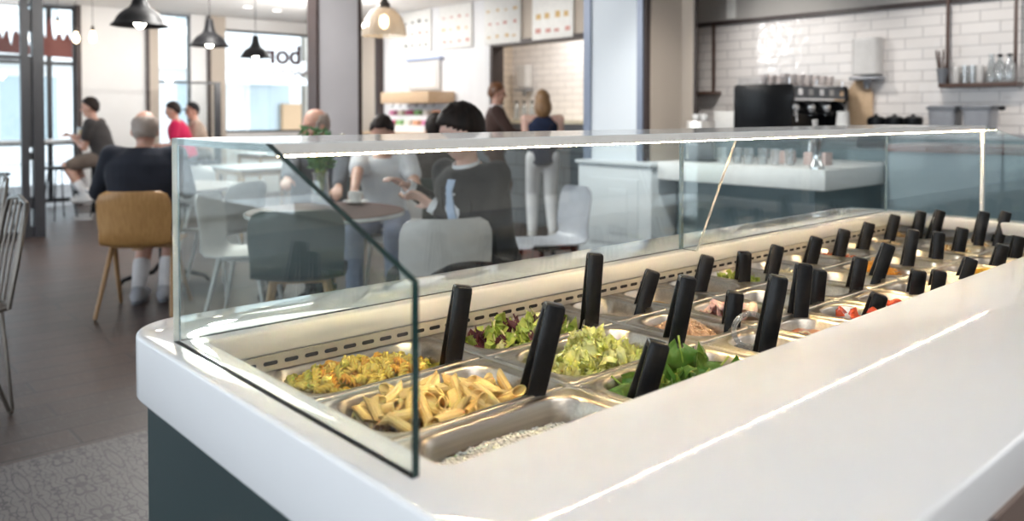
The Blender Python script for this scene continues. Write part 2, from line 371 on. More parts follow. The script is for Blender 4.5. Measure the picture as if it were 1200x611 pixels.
# ------------------------------------------------------------------ camera
CAM_H = 1.27
cam = bpy.data.cameras.new('camera'); co = bpy.data.objects.new('camera', cam); COL.objects.link(co)
cam.sensor_width = 36.; cam.lens = 952.14 / 1200 * 36.; cam.shift_x = 0; cam.shift_y = -(305.5 - 155.555) / 1200
cam.clip_start = .02; cam.clip_end = 200
yaw = math.radians(47.9516)                       # the bar's long axis (world X) lies this far right of the view
co.location = (0, 0, CAM_H); co.rotation_euler = (math.radians(90 - 1.2811), 0, yaw - PI / 2)
cam.dof.use_dof = True; cam.dof.focus_distance = 1.5; cam.dof.aperture_fstop = 3.4
SC.camera = co
vs = SC.view_settings; vs.view_transform = 'Standard'; vs.look = 'None'; vs.gamma = 1; vs.exposure = 0.05
vs.use_curve_mapping = False
# ------------------------------------------------------------------ the room
struct('floor', MB().box((-4, 3.39, -.06), (9, 16.5, 0)), M['floor'], 'dark brown plank floor of the dining room')
struct('floor_tiles', MB().box((-4, -4, -.06), (9, 3.39, 0)), M['tile'], 'grey patterned floor tiles around the salad bar')
struct('ceiling', MB().box((-4.2, -4.8, 2.8), (9, 12.8, 2.95)), M['ceil'], 'white ceiling')
YW = 12.55
struct('wall_front', MB().box((-4.2, -4.8, 0), (9, -4.6, 2.8)), M['beige'], 'beige wall on the serving side')
def wallbox(name, lo, hi, m, label=None): return struct(name, MB().box(lo, hi), M[m], label)
wallbox('wall_back', (3.14, YW, 0), (4.05, YW + .2, 2.8), 'wallwhite', 'white wall section beside the tall window')
wallbox('trim_1', (3.10, YW - .03, 0), (3.16, YW + .2, 2.8), 'darktrim'); wallbox('trim_2', (4.03, YW - .05, 0), (4.075, YW + .1, 2.8), 'darktrim')
wallbox('pillar_beige', (4.075, YW - .05, 0), (4.21, YW + .2, 2.8), 'beige')
wallbox('wall_back_narrow', (4.70, YW, 0), (4.96, YW + .2, 2.8), 'wallwhite'); wallbox('trim_3', (4.94, YW - .05, 0), (4.99, YW, 2.8), 'darktrim')
wallbox('pillar_window', (4.98, YW - .05, 0), (5.22, YW + .2, 2.8), 'beige')
wallbox('wall_sill', (5.22, YW, 0), (6.9, YW + .2, .98), 'wallwhite', 'white wall below the lettered window')
wallbox('wall_lintel', (5.22, YW, 2.62), (6.9, YW + .2, 2.8), 'wallwhite')
wallbox('wall_back_end', (6.78, YW, 0), (9.2, YW + .2, 2.8), 'wallwhite')
def window(n, x0, x1, z0, z1, mull=(), bars=(), fr=.045, y=YW + .08):
    w = MB(); w.box((x0, y - .03, z0), (x0 + fr, y + .03, z1)); w.box((x1 - fr, y - .03, z0), (x1, y + .03, z1)); w.box((x0 + fr, y - .03, z0), (x1 - fr, y + .03, z0 + fr)); w.box((x0 + fr, y - .03, z1 - fr), (x1 - fr, y + .03, z1))
    for a in mull: w.box((a - .03, y - .028, z0 + fr), (a + .03, y + .028, z1 - fr))
    for a in bars: w.box((x0 + fr, y - .026, a - .025), (x1 - fr, y + .026, a + .025))
    o = struct('window_%d' % n, w, M['frame'])
    obj('pane', MB().box((x0 + fr, y - .004, z0 + fr), (x1 - fr, y + .004, z1 - fr)), M['winglass'], o); return o
window(1, -3.6, 3.12, .05, 2.78, mull=(-1.9, -.2, 1.25, 2.78), bars=(1.98,)); window(2, 4.21, 4.70, .05, 2.78, fr=.02); window(3, 5.22, 6.78, .98, 2.62, fr=.035)
lw = MB()
lw.box((-4.2, -4.6, 2.35), (-4.0, 9.5, 2.8)); lw.box((-4.2, -4.6, 0), (-4.0, 9.5, .15))
for a, b in ((-4.6, -4.0), (-1.3, -1.0), (1.8, 2.1), (4.8, 5.1), (7.8, 8.1)): lw.box((-4.2, a, .15), (-4.0, b, 2.35))
struct('wall_left', lw, M['wallwhite'], 'white wall with tall windows towards the street')
# side wall with the menu boards, kitchen opening, corridor end
XW = 7.0
wallbox('wall_menu', (XW, 8.15, 0), (XW + .15, 10.78, 2.8), 'wallpanel', 'white panelled wall under the menu boards')
wallbox('pillar_corner', (XW - .10, 10.80, 0), (XW + .15, YW, 2.8), 'beige'); wallbox('trim_4', (XW - .12, 10.74, 0), (XW + .02, 10.81, 2.8), 'darktrim')
wallbox('wall_header', (XW, 6.40, 2.22), (XW + .15, 8.15, 2.8), 'beige', 'beige header over the kitchen opening')
wallbox('wall_corridor', (XW, 4.97, 0), (XW + .03, 6.40, 2.8), 'beige', 'beige wall end between kitchen and coffee bar')
t5 = MB(); t5.box((XW - .03, 6.40, 2.16), (XW + .17, 8.17, 2.225)); t5.box((XW - .03, 8.12, 1.0), (XW + .17, 8.17, 2.16)); struct('trim_5', t5, M['darktrim'])
wallbox('trim_6', (XW - .006, 4.945, 0), (XW + .032, 4.968, 2.8), 'darktrim')
struct('wall_kitchen', MB().box((8.6, 5.9, 0), (8.75, 9.62, 2.8)), M['ftile'], 'white tiled kitchen back wall')
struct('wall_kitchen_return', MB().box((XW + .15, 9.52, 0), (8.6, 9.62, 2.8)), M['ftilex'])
wallbox('wall_partition', (XW + .06, 5.85, 0), (8.6, 5.93, 2.8), 'beige')
# coffee corner
struct('wall_coffee', MB().box((7.6, -3, 0), (7.75, 5.84, 2.25)), M['ftile'], 'glossy white tiled wall behind the espresso machine')
wallbox('wall_soffit', (7.55, -3, 2.25), (7.75, 5.84, 2.8), 'greige', 'greige soffit above the white tiles'); wallbox('trim_7', (7.54, -3, 2.235), (7.61, 5.84, 2.275), 'darktrim')
# free-standing piers
wallbox('pillar_grey', (4.03, 7.40, 0), (4.52, 7.56, 2.8), 'pillarg', 'grey pier in front of the lettered window')
tr = MB(); tr.box((4.015, 7.385, 0), (4.045, 7.575, 2.8)); tr.box((4.505, 7.385, 0), (4.545, 7.575, 2.8)); struct('trim_8', tr, M['darktrim'])
wallbox('pillar_white', (4.90, 3.95, 0), (5.35, 4.53, 2.8), 'pillarw', 'pale square pillar behind the glass')
tr = MB(); tr.box((4.885, 4.47, .9), (4.96, 4.545, 2.8)); tr.box((4.885, 3.935, .9), (4.96, 3.99, 2.8)); struct('trim_9', tr, M['steelside'])
wallbox('trim_10', (4.90, 3.915, .9), (4.955, 3.945, 2.8), 'darktrim'); wallbox('pillar_side', (4.965, 3.91, .9), (5.35, 3.949, 2.8), 'beige', 'beige side face of the square pillar')
pl = MB(); pl.box((4.75, 3.74, 0), (5.45, 4.47, .885)); pl.box((4.73, 3.72, .885), (5.47, 4.49, .91)); pl.box((4.742, 3.86, .28), (4.75, 4.34, .78)); pl.box((4.738, 3.96, .36), (4.742, 4.14, .70)); pl.box((4.725, 3.72, 0), (5.47, 4.49, .10))
struct('pillar_plinth', pl, M['pillarw'], 'pale panelled plinth around the square pillar', bevel=.003)
# folding glass door at the left
d = MB(); y0 = 9.50
d.box((1.835, y0, 0), (1.905, y0 + .06, 2.78)); d.box((-3.6, y0, 2.70), (1.835, y0 + .06, 2.78)); d.box((-3.6, y0, 0), (1.835, y0 + .06, .07)); d.box((-3.6, y0 + .01, 1.83), (1.835, y0 + .05, 1.875)); d.box((.2, y0, .07), (.26, y0 + .06, 2.70))
do = struct('door_1', d, M['frame'], 'anthracite framed folding glass door at the edge of the room')
obj('pane', MB().box((-3.6, y0 + .026, .07), (1.835, y0 + .034, 2.70)), M['winglass'], do)
d = MB(); d.box((1.938, y0 - .02, 0), (2.04, y0 + .09, 2.78))
for z0, z1 in ((0, .12), (.30, .42), (.80, .88), (.93, 1.87), (2.12, 2.35)): d.box((1.90, y0 + .01, z0), (1.94, y0 + .05, z1))
do2 = struct('door_2', d, M['frame'], 'folded leaf of the anthracite glass door')
# black framed glass draught screen near the tall window
scr = empty('glass_screen', (0, 0, 0), 0, 'black framed glass screen behind the person in crimson', 'screen')
s_ = MB(); s_.box((4.60, 11.38, 0), (4.68, 11.44, 1.73)); s_.box((3.85, 11.38, 1.70), (4.60, 11.44, 1.73)); s_.box((3.85, 11.38, 0), (4.60, 11.44, .08)); obj('frame', s_, M['frame'], scr)
obj('pane', MB().box((3.85, 11.405, .08), (4.60, 11.413, 1.70)), M['winglass'], scr)
# street outside
struct('street_pavement', MB().box((-25, 12.8, -.12), (30, 40, -.02)), pbr('pale pavement', (.7, .7, .7), .8), 'pale pavement outside')
def facade(x0, x1, y, h, m, label, nx, awn=None, seed=0):
    r = random.Random(seed); e = empty('building', ((x0 + x1) / 2, y, 0), 0, label, 'building')
    w = MB(); w.box((x0 - (x0 + x1) / 2, 0, 0), (x1 - (x0 + x1) / 2, 4, h)); obj('wall', w, m, e)
    st = (x1 - x0) / nx
    for fl_ in range(int(h // 3)):
        for i in range(nx):
            cx = x0 + st * (i + .5) - (x0 + x1) / 2; z0 = fl_ * 3 + (.5 if fl_ == 0 else .9); z1 = fl_ * 3 + 2.35
            f = MB(); wd = st * .34
            f.box((cx - wd, -.06, z0), (cx + wd, .0, z1)); fo = obj('window', f, M['alu'], e)
            obj('pane', MB().box((cx - wd + .09, -.075, z0 + .09), (cx + wd - .09, -.061, z1 - .09)), pane_out, fo)
    b = MB(); b.box((x0 - (x0 + x1) / 2, -.35, 2.6), (x1 - (x0 + x1) / 2, 0, 2.95)); obj('cornice', b, M['alu'], e)
    if awn: a = MB(); a.prism([(-1.6, 2.15), (0, 2.6), (0, 2.7), (-1.6, 2.25)], 0, awn[0] - (x0 + x1) / 2, awn[1] - (x0 + x1) / 2); obj('awning', a, awn[2], e); k_ = MB(); k_.box((3.62, -.30, .1), (4.25, -.12, 1.6)); obj('lit_shop_box', k_, pbr('ochre lamplit box', (.50, .32, .18), .6), e)  # amber light of a shop display put into the box's ochre colour
pane_out = pbr('street window pane', (.42, .50, .53), .08, spec=.8)
facade(-14, 3.5, 24, 9, pbr('pale mint render', (.74, .80, .80), .8), 'pale mint building across the street beyond the folding door', 6, seed=1)
facade(3.7, 12.5, 24, 9, pbr('pale stone render', (.84, .84, .83), .8), 'pale stone building across the street behind the lettered window', 4, (9, 12, pbr('white awning', (.8, .8, .8), .8)), seed=2)
facade(12.7, 28, 24, 9, pbr('cream render', (.68, .63, .56), .8), 'cream building at the end of the street seen through the lettered window', 5, seed=3)
# signs on the windows, seen from inside
def lettering(txt, size, x, y, z, mat, label, depth=.02):
    cu = bpy.data.curves.new('lettering', 'FONT'); cu.body = txt; cu.size = size; cu.extrude = depth / 2; cu.offset = .008; cu.align_x = 'CENTER'
    tmp = bpy.data.objects.new('tmp', cu); COL.objects.link(tmp)
    dg = bpy.context.evaluated_depsgraph_get(); dg.update()
    me = bpy.data.meshes.new_from_object(tmp.evaluated_get(dg)); bpy.data.objects.remove(tmp)
    me.transform(Matrix.Translation((x, y, z)) @ Matrix.Diagonal((-1, 1, 1, 1)) @ Matrix.Rotation(PI / 2, 4, 'X')); me.flip_normals()
    me.materials.clear(); me.materials.append(mat)
    o = bpy.data.objects.new('window_lettering', me); COL.objects.link(o); tag(o, label, 'sign'); return o
lt = lettering('bor', .44, 6.25, YW + .05, 2.12, pbr('dark plum lettering', (.06, .012, .018), .5), 'dark mirrored window letters seen from inside beside the grey pier')
pts = [(5.95 + .036 * i, YW + .05, 1.97 + .045 * math.sin(i * 1.7) * (1 if i % 5 else .3)) for i in range(22)]
obj('script_line', MB().tube(pts, .012, 6), M['redsign'], lt)
# scalloped red-brown valance on the tall window
b = MB(); pr = []
n = 46
for i in range(n + 1):
    x = 2.12 + (3.06 - 2.12) * i / n
    pr.append((x, 2.27 + .13 * abs(math.sin(i * .62)) + (.22 if 30 < i < 34 else 0) + (.30 if i < 3 else 0) - (.10 if i in (9, 10, 20, 21, 28) else 0)))
poly = [(2.12, 2.10)] + [(3.06, 2.06)] + pr[::-1]
b.prism(poly, 1, YW + .02, YW + .05); va = obj('window_valance', b, M['redsign']); tag(va, 'red brown cut-out sign across the tall window beside the door', 'sign')
# menu boards
bd = [(10.18, 9.47), (9.26, 8.54), (8.27, 7.57), (7.35, 6.65)]
blab = ['white menu board with small dark pictures above the serving hatch', 'white menu board with pink pictures, second along the panelled wall', 'white menu board with small pictures above the kitchen opening edge', 'white menu board with a large drawing next to the pale pillar']
for i, (ya, yb) in enumerate(bd):
    e = empty('menu_board', (XW, (ya + yb) / 2, 2.19), 0, blab[i], 'menu board', 'menu boards')
    w = ya - yb; obj('board', MB().box((-.035, -w / 2, 0), (-.005, w / 2, .60)), M['paper'], e, bevel=.003)
    r = random.Random(i)
    for k in range(3 if i < 3 else 2):
        for j in range(4):
            yy = -w * .36 + w * .24 * j + r.uniform(-.02, .02); zz = .08 + k * .17; p1 = MB()
            sx = r.uniform(.03, .055) * (1.3 if i == 3 else 1)
            p1.box((-.038, yy - sx / 1.5, zz), (-.0351, yy + sx / 1.5, zz + r.uniform(.02, .05) * (1.7 if i == 3 else 1)))
            obj('print', p1, M['printpink'] if (i + k) % 2 else (M['printdark'] if i == 0 else M['printgold']), e)
# ------------------------------------------------------------------ the salad bar
ZC, ZP = .942, .878                                # counter top, pan rim
bar = empty('salad_bar_counter', (1.6, .8, 0), 0, 'long salad bar counter with glossy white worktop and dark teal base', 'counter')
BO = V((1.6, .8, 0))
def bobj(name, mb, m, parent=bar, **kw):
    mb.v = [tuple(V(p) - BO) for p in mb.v]; return obj(name, mb, m, parent, **kw)
ox0, ox1, oy0, oy1 = .388, 2.84, .261, 1.345; wx0, wx1, wy0, wy1 = .457, 2.755, .601, 1.162
oc = ((ox0 + ox1) / 2, (oy0 + oy1) / 2); wc = ((wx0 + wx1) / 2, (wy0 + wy1) / 2)
def oring(ins, z): return rring(ox1 - ox0 - 2 * ins, oy1 - oy0 - 2 * ins, .095 - ins, z, oc, 10)
def wring(ins, z): return rring(wx1 - wx0 + 2 * ins, wy1 - wy0 + 2 * ins, .014 + ins, z, wc, 10)
rs = [oring(.010, .841), oring(.003, .844), oring(0, .850)]
for k in range(0, 5):
    a = PI / 2 * k / 4; rs.append(oring(.006 * (1 - math.cos(a)), ZC - .006 + .006 * math.sin(a)))
for k in range(4, -1, -1):
    a = PI / 2 * k / 4; rs.append(wring(.006 * (1 - math.cos(a)), ZC - .006 + .006 * math.sin(a)))
rs += [wring(0, .906), wring(.003, .903), wring(.06, .903), wring(.06, .841), oring(.010, .841)]
bobj('worktop', MB().rings(rs, (False, False)), M['solid'], smooth=50, weld=True)
bx0, bx1, by0, by1 = .412, 2.81, .295, 1.30
def bring(z, ins=0): return rring(bx1 - bx0 - 2 * ins, by1 - by0 - 2 * ins, .012, z, ((bx0 + bx1) / 2, (by0 + by1) / 2), 3)
bobj('base_panel', MB().rings([bring(.10), bring(.841)], (True, False)), M['teal'])
bobj('kick_plate', MB().rings([bring(.0, .04), bring(.10, .04)], (True, False)), M['blackmetal'])
bobj('cladding', MB().box((bx0 + .06, .2565, .10), (bx1 - .06, by0, .889)), M['btile'])
hd = MB(); hd.tube([(.412, 1.071, .716), (.375, 1.071, .716)], .007, 10); hd.tube([(.372, 1.085, .716), (.372, .985, .716)], .0085, 12); hd.tube([(.412, 1.0, .716), (.375, 1.0, .716)], .007, 10)
tag(bobj('pull_handle', hd, M['steelr']), 'grey pull handle')
# steel well: liner, deck rim, vent strip with slots
ln = MB(); lx0, lx1, ly0, ly1 = .51, 2.806, .60, 1.188
ln.rings([rring(lx1 - lx0, ly1 - ly0, .02, ZP - .004, ((lx0 + lx1) / 2, (ly0 + ly1) / 2)), rring(lx1 - lx0, ly1 - ly0, .02, .70, ((lx0 + lx1) / 2, (ly0 + ly1) / 2))], (False, True))
ln.box((.45, .585, ZP - .006), (lx0 + .012, 1.195, ZP - .001))
bobj('well_liner', ln, M['steel'])
vs_ = MB(); vs_.box((.45, 1.1605, ZP + .0006), (2.80, 1.1645, .9028)); bobj('vent_strip', vs_, M['ventgrey'])
sl = MB()
tv = V((0, 0, -1)); nv_ = V((0, -1, 0))
mid_ = V((0, 1.1604, .8905))
k = 0
while .47 + k * .0345 < 2.74:
    x = .47 + k * .0345; k += 1
    prof = [(.0035 + .0032 * math.cos(PI / 2 + PI * i / 12), .0032 * math.sin(PI / 2 + PI * i / 12)) for i in range(13)] + [(.0205 + .0032 * math.cos(-PI / 2 + PI * i / 12), .0032 * math.sin(-PI / 2 + PI * i / 12)) for i in range(13)]
    sl.rings([[mid_ + V((x + px, 0, 0)) - tv * py + nv_ * h_ for px, py in prof] for h_ in (-.0004, .0003)])
so = bobj('vent_slots', sl, M['slot'], smooth=None)
X0, PITCH, Y0, RP = .520, .1625, 1.185, .188
for j in (1, 2):
    y = Y0 - RP * j
    r_ = MB(); r_.box((.50, y - .0045, ZP - .012), (2.79, y + .0045, ZP - .0015)); bobj('divider_rail', r_, M['steelr'], bevel=.0015)
for xx in [.845, 1.17] + [1.17 + PITCH * i for i in range(1, 10)]:
    r_ = MB(); r_.box((xx - .0046, .605, ZP - .010), (xx + .0046, 1.185, ZP - .0005)); bobj('cross_rail', r_, M['steelr'], bevel=.001)

# glass guard
sg = empty('sneeze_guard', (1.6, 1.1925, ZC), 0, 'clear glass sneeze guard with lit shelf standing on the salad bar', 'glass screen')
SO = V((1.6, 1.1925, ZC))
def sobj(name, mb, m, parent=sg, **kw):
    mb.v = [tuple(V(p) - SO) for p in mb.v]; kw.setdefault('smooth', None); return obj(name, mb, m, parent, **kw)
YB, YE, ZS = 1.1925, .5974, 1.236
PX0, PX1 = .4218, 2.789
g = .008
poly = [(YB, ZC), (YB, ZS), (.891, ZS), (YE, 1.120), (YE, ZC)]
# edge order: back, top, slant, front, base
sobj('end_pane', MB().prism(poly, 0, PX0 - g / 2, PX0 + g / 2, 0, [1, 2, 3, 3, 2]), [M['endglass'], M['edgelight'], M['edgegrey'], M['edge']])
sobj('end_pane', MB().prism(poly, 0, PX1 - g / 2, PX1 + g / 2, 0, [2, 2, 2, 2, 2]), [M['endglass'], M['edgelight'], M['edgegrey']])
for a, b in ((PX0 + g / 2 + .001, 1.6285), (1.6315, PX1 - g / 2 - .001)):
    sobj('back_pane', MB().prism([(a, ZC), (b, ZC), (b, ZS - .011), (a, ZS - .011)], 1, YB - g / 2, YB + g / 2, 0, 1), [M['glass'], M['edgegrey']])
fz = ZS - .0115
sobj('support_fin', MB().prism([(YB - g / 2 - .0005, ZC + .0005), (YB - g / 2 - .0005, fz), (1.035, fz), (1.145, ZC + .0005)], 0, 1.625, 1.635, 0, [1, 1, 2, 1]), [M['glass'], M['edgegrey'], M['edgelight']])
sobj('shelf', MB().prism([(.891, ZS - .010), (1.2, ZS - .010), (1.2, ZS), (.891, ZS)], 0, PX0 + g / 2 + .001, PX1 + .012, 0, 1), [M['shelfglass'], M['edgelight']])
pf = MB(); pf.prism([(.888, ZS - .0145), (.906, ZS - .0145), (.906, ZS - .0105), (.8905, ZS - .0105), (.8905, ZS - .001), (.888, ZS - .001)], 0, PX0 + .006, PX1 - .005); sobj('light_profile', pf, M['alu'])
led = bpy.data.materials.new('warm LED strip'); t = nt(led)
o_ = N(t, 'ShaderNodeOutputMaterial'); e_ = N(t, 'ShaderNodeEmission'); e_.inputs[0].default_value = (1, .72, .38, 1); L(t, e_.outputs[0], o_.inputs[0])
gp = N(t, 'ShaderNodeNewGeometry'); sx = N(t, 'ShaderNodeSeparateXYZ'); L(t, gp.outputs['Position'], sx.inputs[0])
wv = mth(t, 'SINE', mth(t, 'MULTIPLY', sx.outputs[0], 2 * PI / .0125)); st_ = mth(t, 'GREATER_THAN', wv, 0.); L(t, mth(t, 'MULTIPLY_ADD', st_, 480., 40.), e_.inputs['Strength'])
sobj('led_strip', MB().box((PX0 + .012, .8895, ZS - .0160), (PX1 - .012, .8925, ZS - .0147)), led)
sobj('corner_post', MB().box((PX1 - .006, .893, ZC), (PX1 + .007, .903, ZS - .011)), M['alu'], bevel=.001)
for y in (1.16, 1.0):
    c_ = MB(); c_.box((1.618, y - .008, ZS - .0113), (1.642, y + .008, ZS - .0103)); sobj('clip', c_, M['steelr'])

# ------------------------------------------------------------------ pans
def pan_mesh(Lx, Ly, depth, r=.042):
    ix, iy = Lx - .036, Ly - .022
    R = lambda ins, z, rad: rring(ix - 2 * ins, iy - 2 * ins, max(rad, .006), z, (0, 0), 7)
    rs = [rring(Lx, Ly, .010, -.005, (0, 0), 7), rring(Lx, Ly, .010, -.0015, (0, 0), 7), rring(Lx - .003, Ly - .003, .009, 0, (0, 0), 7), rring(ix + .004, iy + .004, r + .002, 0, (0, 0), 7),
          R(0, -.001, r), R(.0025, -.004, r), R(.006, -depth * .5, r), R(.010, -depth + .016, r), R(.014, -depth + .005, r - .004), R(.024, -depth, r - .012), R(.05, -depth - .0003, .012)]
    return MB().rings(rs, (False, True))
PANM = {}
def get_pan(Lx, Ly, depth):
    k = (Lx, Ly, depth)
    if k not in PANM: PANM[k] = pan_mesh(*k).mesh('food_pan', M['steel'], 60)
    return PANM[k]
# (column, row) -> centre
def pan_centre(c, row):
    y = Y0 - RP * (row + .5)
    if c < 2: return (X0 + .325 * (c + .5), y)
    return (1.17 + PITCH * (c - 2 + .5), y)
FOODS = [  # rows: back, middle, front; columns from the near end
 ['fusilli pasta', 'mixed salad leaves', 'creamy dressing', 'yellow egg sauce', 'white cheese slices', 'green lettuce pieces', 'bean sprouts', 'pale shredded cheese', 'chopped tomato sauce', 'potato cubes', 'sliced mushrooms', 'bread croutons'],
 ['penne pasta', 'chopped iceberg lettuce', 'tuna flakes', 'pink ham slices', 'black olives', 'red onion', 'green beans', 'grated carrot', 'sweetcorn', 'pale couscous', 'toasted nuts', 'almonds'],
 ['cooked rice', 'spinach leaves', 'a clear scoop', 'orange sauce', 'tomato wedges', 'cherry tomatoes', 'hummus', 'cucumber pieces', 'orange fruit pieces', 'mozzarella', 'pumpkin seeds', 'yellow peppers']]
ROWN = ['back row along the vent strip', 'middle row', 'front row under the worktop edge']
PANS = {}
for row in range(3):
    for c in range(12):
        x, y = pan_centre(c, row); big = c < 2
        dep = (.058 if row < 2 else .075) if big else .115
        o = bpy.data.objects.new('food_pan', get_pan(.3125 if big else .1515, .178, dep)); o.location = (x, y, ZP); COL.objects.link(o)
        tag(o, ('long' if big else 'small') + ' steel pan holding ' + FOODS[row][c] + ' in the ' + ROWN[row], 'food pan', 'steel food pans')
        PANS[(c, row)] = (x, y, dep)

# ------------------------------------------------------------------ serving tongs
def tong_parts():
    arms = []
    for s in (1, -1):
        rs = []
        for z, off, w, th in ((0, .0075, .0140, .0028), (-.006, .0082, .0146, .0032), (-.05, .0125, .0144, .0034), (-.10, .018, .0138, .0032), (-.135, .022, .013, .0025), (-.15, .0225, .014, .0018), (-.172, .016, .015, .0014)):
            b = .0012
            ring = []
            for sx_, sy_ in ((1, 1), (-1, 1), (-1, -1), (1, -1)):
                pts = [(sx_ * w, sy_ * (th - b)), (sx_ * (w - b), sy_ * th)]
                if sx_ * sy_ < 0: pts = pts[::-1]
                ring += [(px, s * off + py, z) for px, py in pts]
            rs.append(ring)
        arms.append(MB().rings(rs).mesh('arm', M['black'], 50))
    cp = MB(); cp.rings([rring(.0275, .0185, .004, -.009), rring(.0285, .0215, .004, -.003), rring(.0275, .0205, .004, .0005), rring(.024, .017, .003, .002)])
    return arms, cp.mesh('hinge_cap', M['black'], 50)
ARMS, CAP = tong_parts()
def tongs(bx, by, zt, lean, food, yawdeg, place, extra=None):
    e = bpy.data.objects.new('serving_tongs', None); e.empty_display_size = .02
    ax = V((lean[0], lean[1], zt - (ZP - .01))).normalized()
    q = V((0, 0, 1)).rotation_difference(ax).to_matrix() @ Matrix.Rotation(math.radians(yawdeg), 3, 'Z')
    e.matrix_world = Matrix.Translation((bx + lean[0], by + lean[1], zt)) @ q.to_4x4(); COL.objects.link(e)
    tag(e, 'black plastic tongs standing in the pan of ' + food + (', ' + place if place else ''), 'tongs', 'black serving tongs')
    for a in ARMS: link(bpy.data.objects.new('arm', a), e)
    link(bpy.data.objects.new('hinge_cap', CAP), e)
TG = [  # base x, base y, top z, lean x, lean y, pan
 (.802, 1.038, .991, .016, -.012, 0, 0), (.789, .835, .999, .026, -.022, 0, 1), (1.138, 1.043, 1.005, .008, -.008, 1, 0), (.886, .716, .952, .018, -.018, 1, 2), (1.151, .855, .988, .015, -.019, 1, 1),
 (1.326, 1.056, .947, .013, -.015, 2, 0), (1.505, 1.064, .953, .013, -.016, 3, 0), (1.661, 1.054, .945, .006, -.007, 4, 0), (1.312, .845, .939, .005, -.007, 2, 1), (1.23, .729, .997, .013, -.020, 2, 2),
 (1.60, .86, .975, .006, -.004, 4, 1),
 (1.821, 1.049, .947, .007, -.011, 5, 0), (2.012, 1.066, .944, .010, -.016, 6, 0), (2.175, 1.069, .948, .008, -.015, 7, 0), (2.336, 1.076, .952, .010, -.018, 8, 0), (2.55, 1.09, .953, .008, -.017, 9, 0), (2.70, 1.10, .955, .006, -.014, 10, 0), (2.73, 1.05, .961, .016, -.020, 11, 0),
 (1.728, .841, .941, .004, -.007, 5, 1), (1.88, .84, .946, .007, -.013, 6, 1), (2.04, .855, .955, .014, -.021, 7, 1), (2.176, .870, .969, .006, -.014, 8, 1), (2.336, .866, .948, .003, -.007, 9, 1), (2.512, .872, .943, .005, -.012, 10, 1), (2.70, .885, .975, .007, -.018, 11, 1), (2.74, .84, .972, .010, -.024, 11, 1),
 (1.617, .718, .910, .008, -.011, 4, 2), (1.80, .727, .929, .005, -.010, 5, 2), (1.962, .725, .912, .003, -.006, 6, 2), (2.126, .723, .921, .006, -.013, 7, 2), (2.391, .733, .924, .005, -.013, 9, 2), (2.49, .74, .929, .004, -.011, 10, 2)]
# the measured foot of every pair of tongs
TG = [list(a) for a in TG]
for a, (x, y) in zip(TG, [(.802, 1.038), (.789, .835), (1.138, 1.043), (.886, .716), (1.151, .855), (1.326, 1.056), (1.52, 1.064), (1.666, 1.054), (1.312, .845), (1.23, .729), (1.50, .80),
        (1.821, 1.049), (2.022, 1.066), (2.19, 1.069), (2.351, 1.076), (2.59, 1.10), (2.735, 1.075), (2.745, 1.03),
        (1.621, .841), (1.795, .84), (1.981, .863), (2.176, .878), (2.336, .866), (2.512, .872), (2.69, .88), (2.765, .85),
        (1.617, .718), (1.831, .727), (1.962, .725), (2.136, .723), (2.391, .733), (2.555, .74)]): a[0], a[1] = x, y
rr = random.Random(3)
seen = {}
for bx_, by_, zt, lx_, ly_, c, row in TG:
    c = min(range(12), key=lambda q: abs(PANS[(q, row)][0] - bx_)); row = min(range(3), key=lambda q: abs(PANS[(c, q)][1] - by_))
    rx = [.845, 1.17] + [1.17 + PITCH * i for i in range(1, 11)]
    q_ = min(rx, key=lambda a: abs(a - bx_)); tgt = q_ - .024 if bx_ < q_ + .006 else q_ + .024
    if abs(bx_ - q_) < .024: lx_ += (bx_ - tgt) * .45; bx_ = tgt
    n_ = seen.get((c, row), 0); seen[(c, row)] = n_ + 1
    tongs(bx_, by_, zt, (lx_, ly_), FOODS[row][c], math.degrees(math.atan2(by_, bx_)) + 13 - 90 + rr.uniform(-6, 6), ['', 'standing next to another pair', 'third pair there'][n_])
# ------------------------------------------------------------------ food
fr = random.Random(21)
class Pile:
    """heights over one pan; things are dropped one by one and come to rest on what lies below"""
    def __init__(s, c, row, base=None):
        s.cx, s.cy, s.dep = PANS[(c, row)]; s.big = c < 2
        s.hx = (.3125 if s.big else .1515) / 2 - .030; s.hy = .089 - .024
        s.z0 = ZP - s.dep + .002 if base is None else ZP + base
        s.h = {}
        s.top = ZP + .03
    def get(s, x, y): return s.h.get((round(x / .004), round(y / .004)), s.z0)
    def put(s, x, y, z):
        k = (round(x / .004), round(y / .004))
        if z > s.h.get(k, s.z0): s.h[k] = z
    def rod(s, x, y, a, Ln, r, sink=.75, maxp=.6):
        """lay a rod: centre z and pitch"""
        ca, sa = math.cos(a), math.sin(a)
        S = [(-Ln / 2 + Ln * i / 8) for i in range(9)]
        H = [s.get(x + t * ca, y + t * sa) for t in S]
        e1 = max(H[:4]); e2 = max(H[5:]); p = math.atan2(e2 - e1, Ln * .75); p = max(-maxp, min(maxp, p))
        z = max(h - t * math.sin(p) for h, t in zip(H, S)) + r * sink
        for t in S:
            px, py = x + t * ca * math.cos(p), y + t * sa * math.cos(p)
            for w in (-r * .6, 0, r * .6): s.put(px - w * sa, py + w * ca, z + t * math.sin(p) + r * sink)
        return z, p
    def inside(s, x, y, m=0.): return abs(x) < s.hx - m and abs(y) < s.hy - m
def place_obj(name, mesh, x, y, z, R, lab, cat, group):
    o = bpy.data.objects.new(name, mesh); o.matrix_world = Matrix.Translation((x, y, z)) @ R.to_4x4(); COL.objects.link(o)
    o['label'] = lab; o['category'] = cat; o['group'] = group; return o
def Reul(a, b, c): return Euler((a, b, c), 'XYZ').to_matrix()
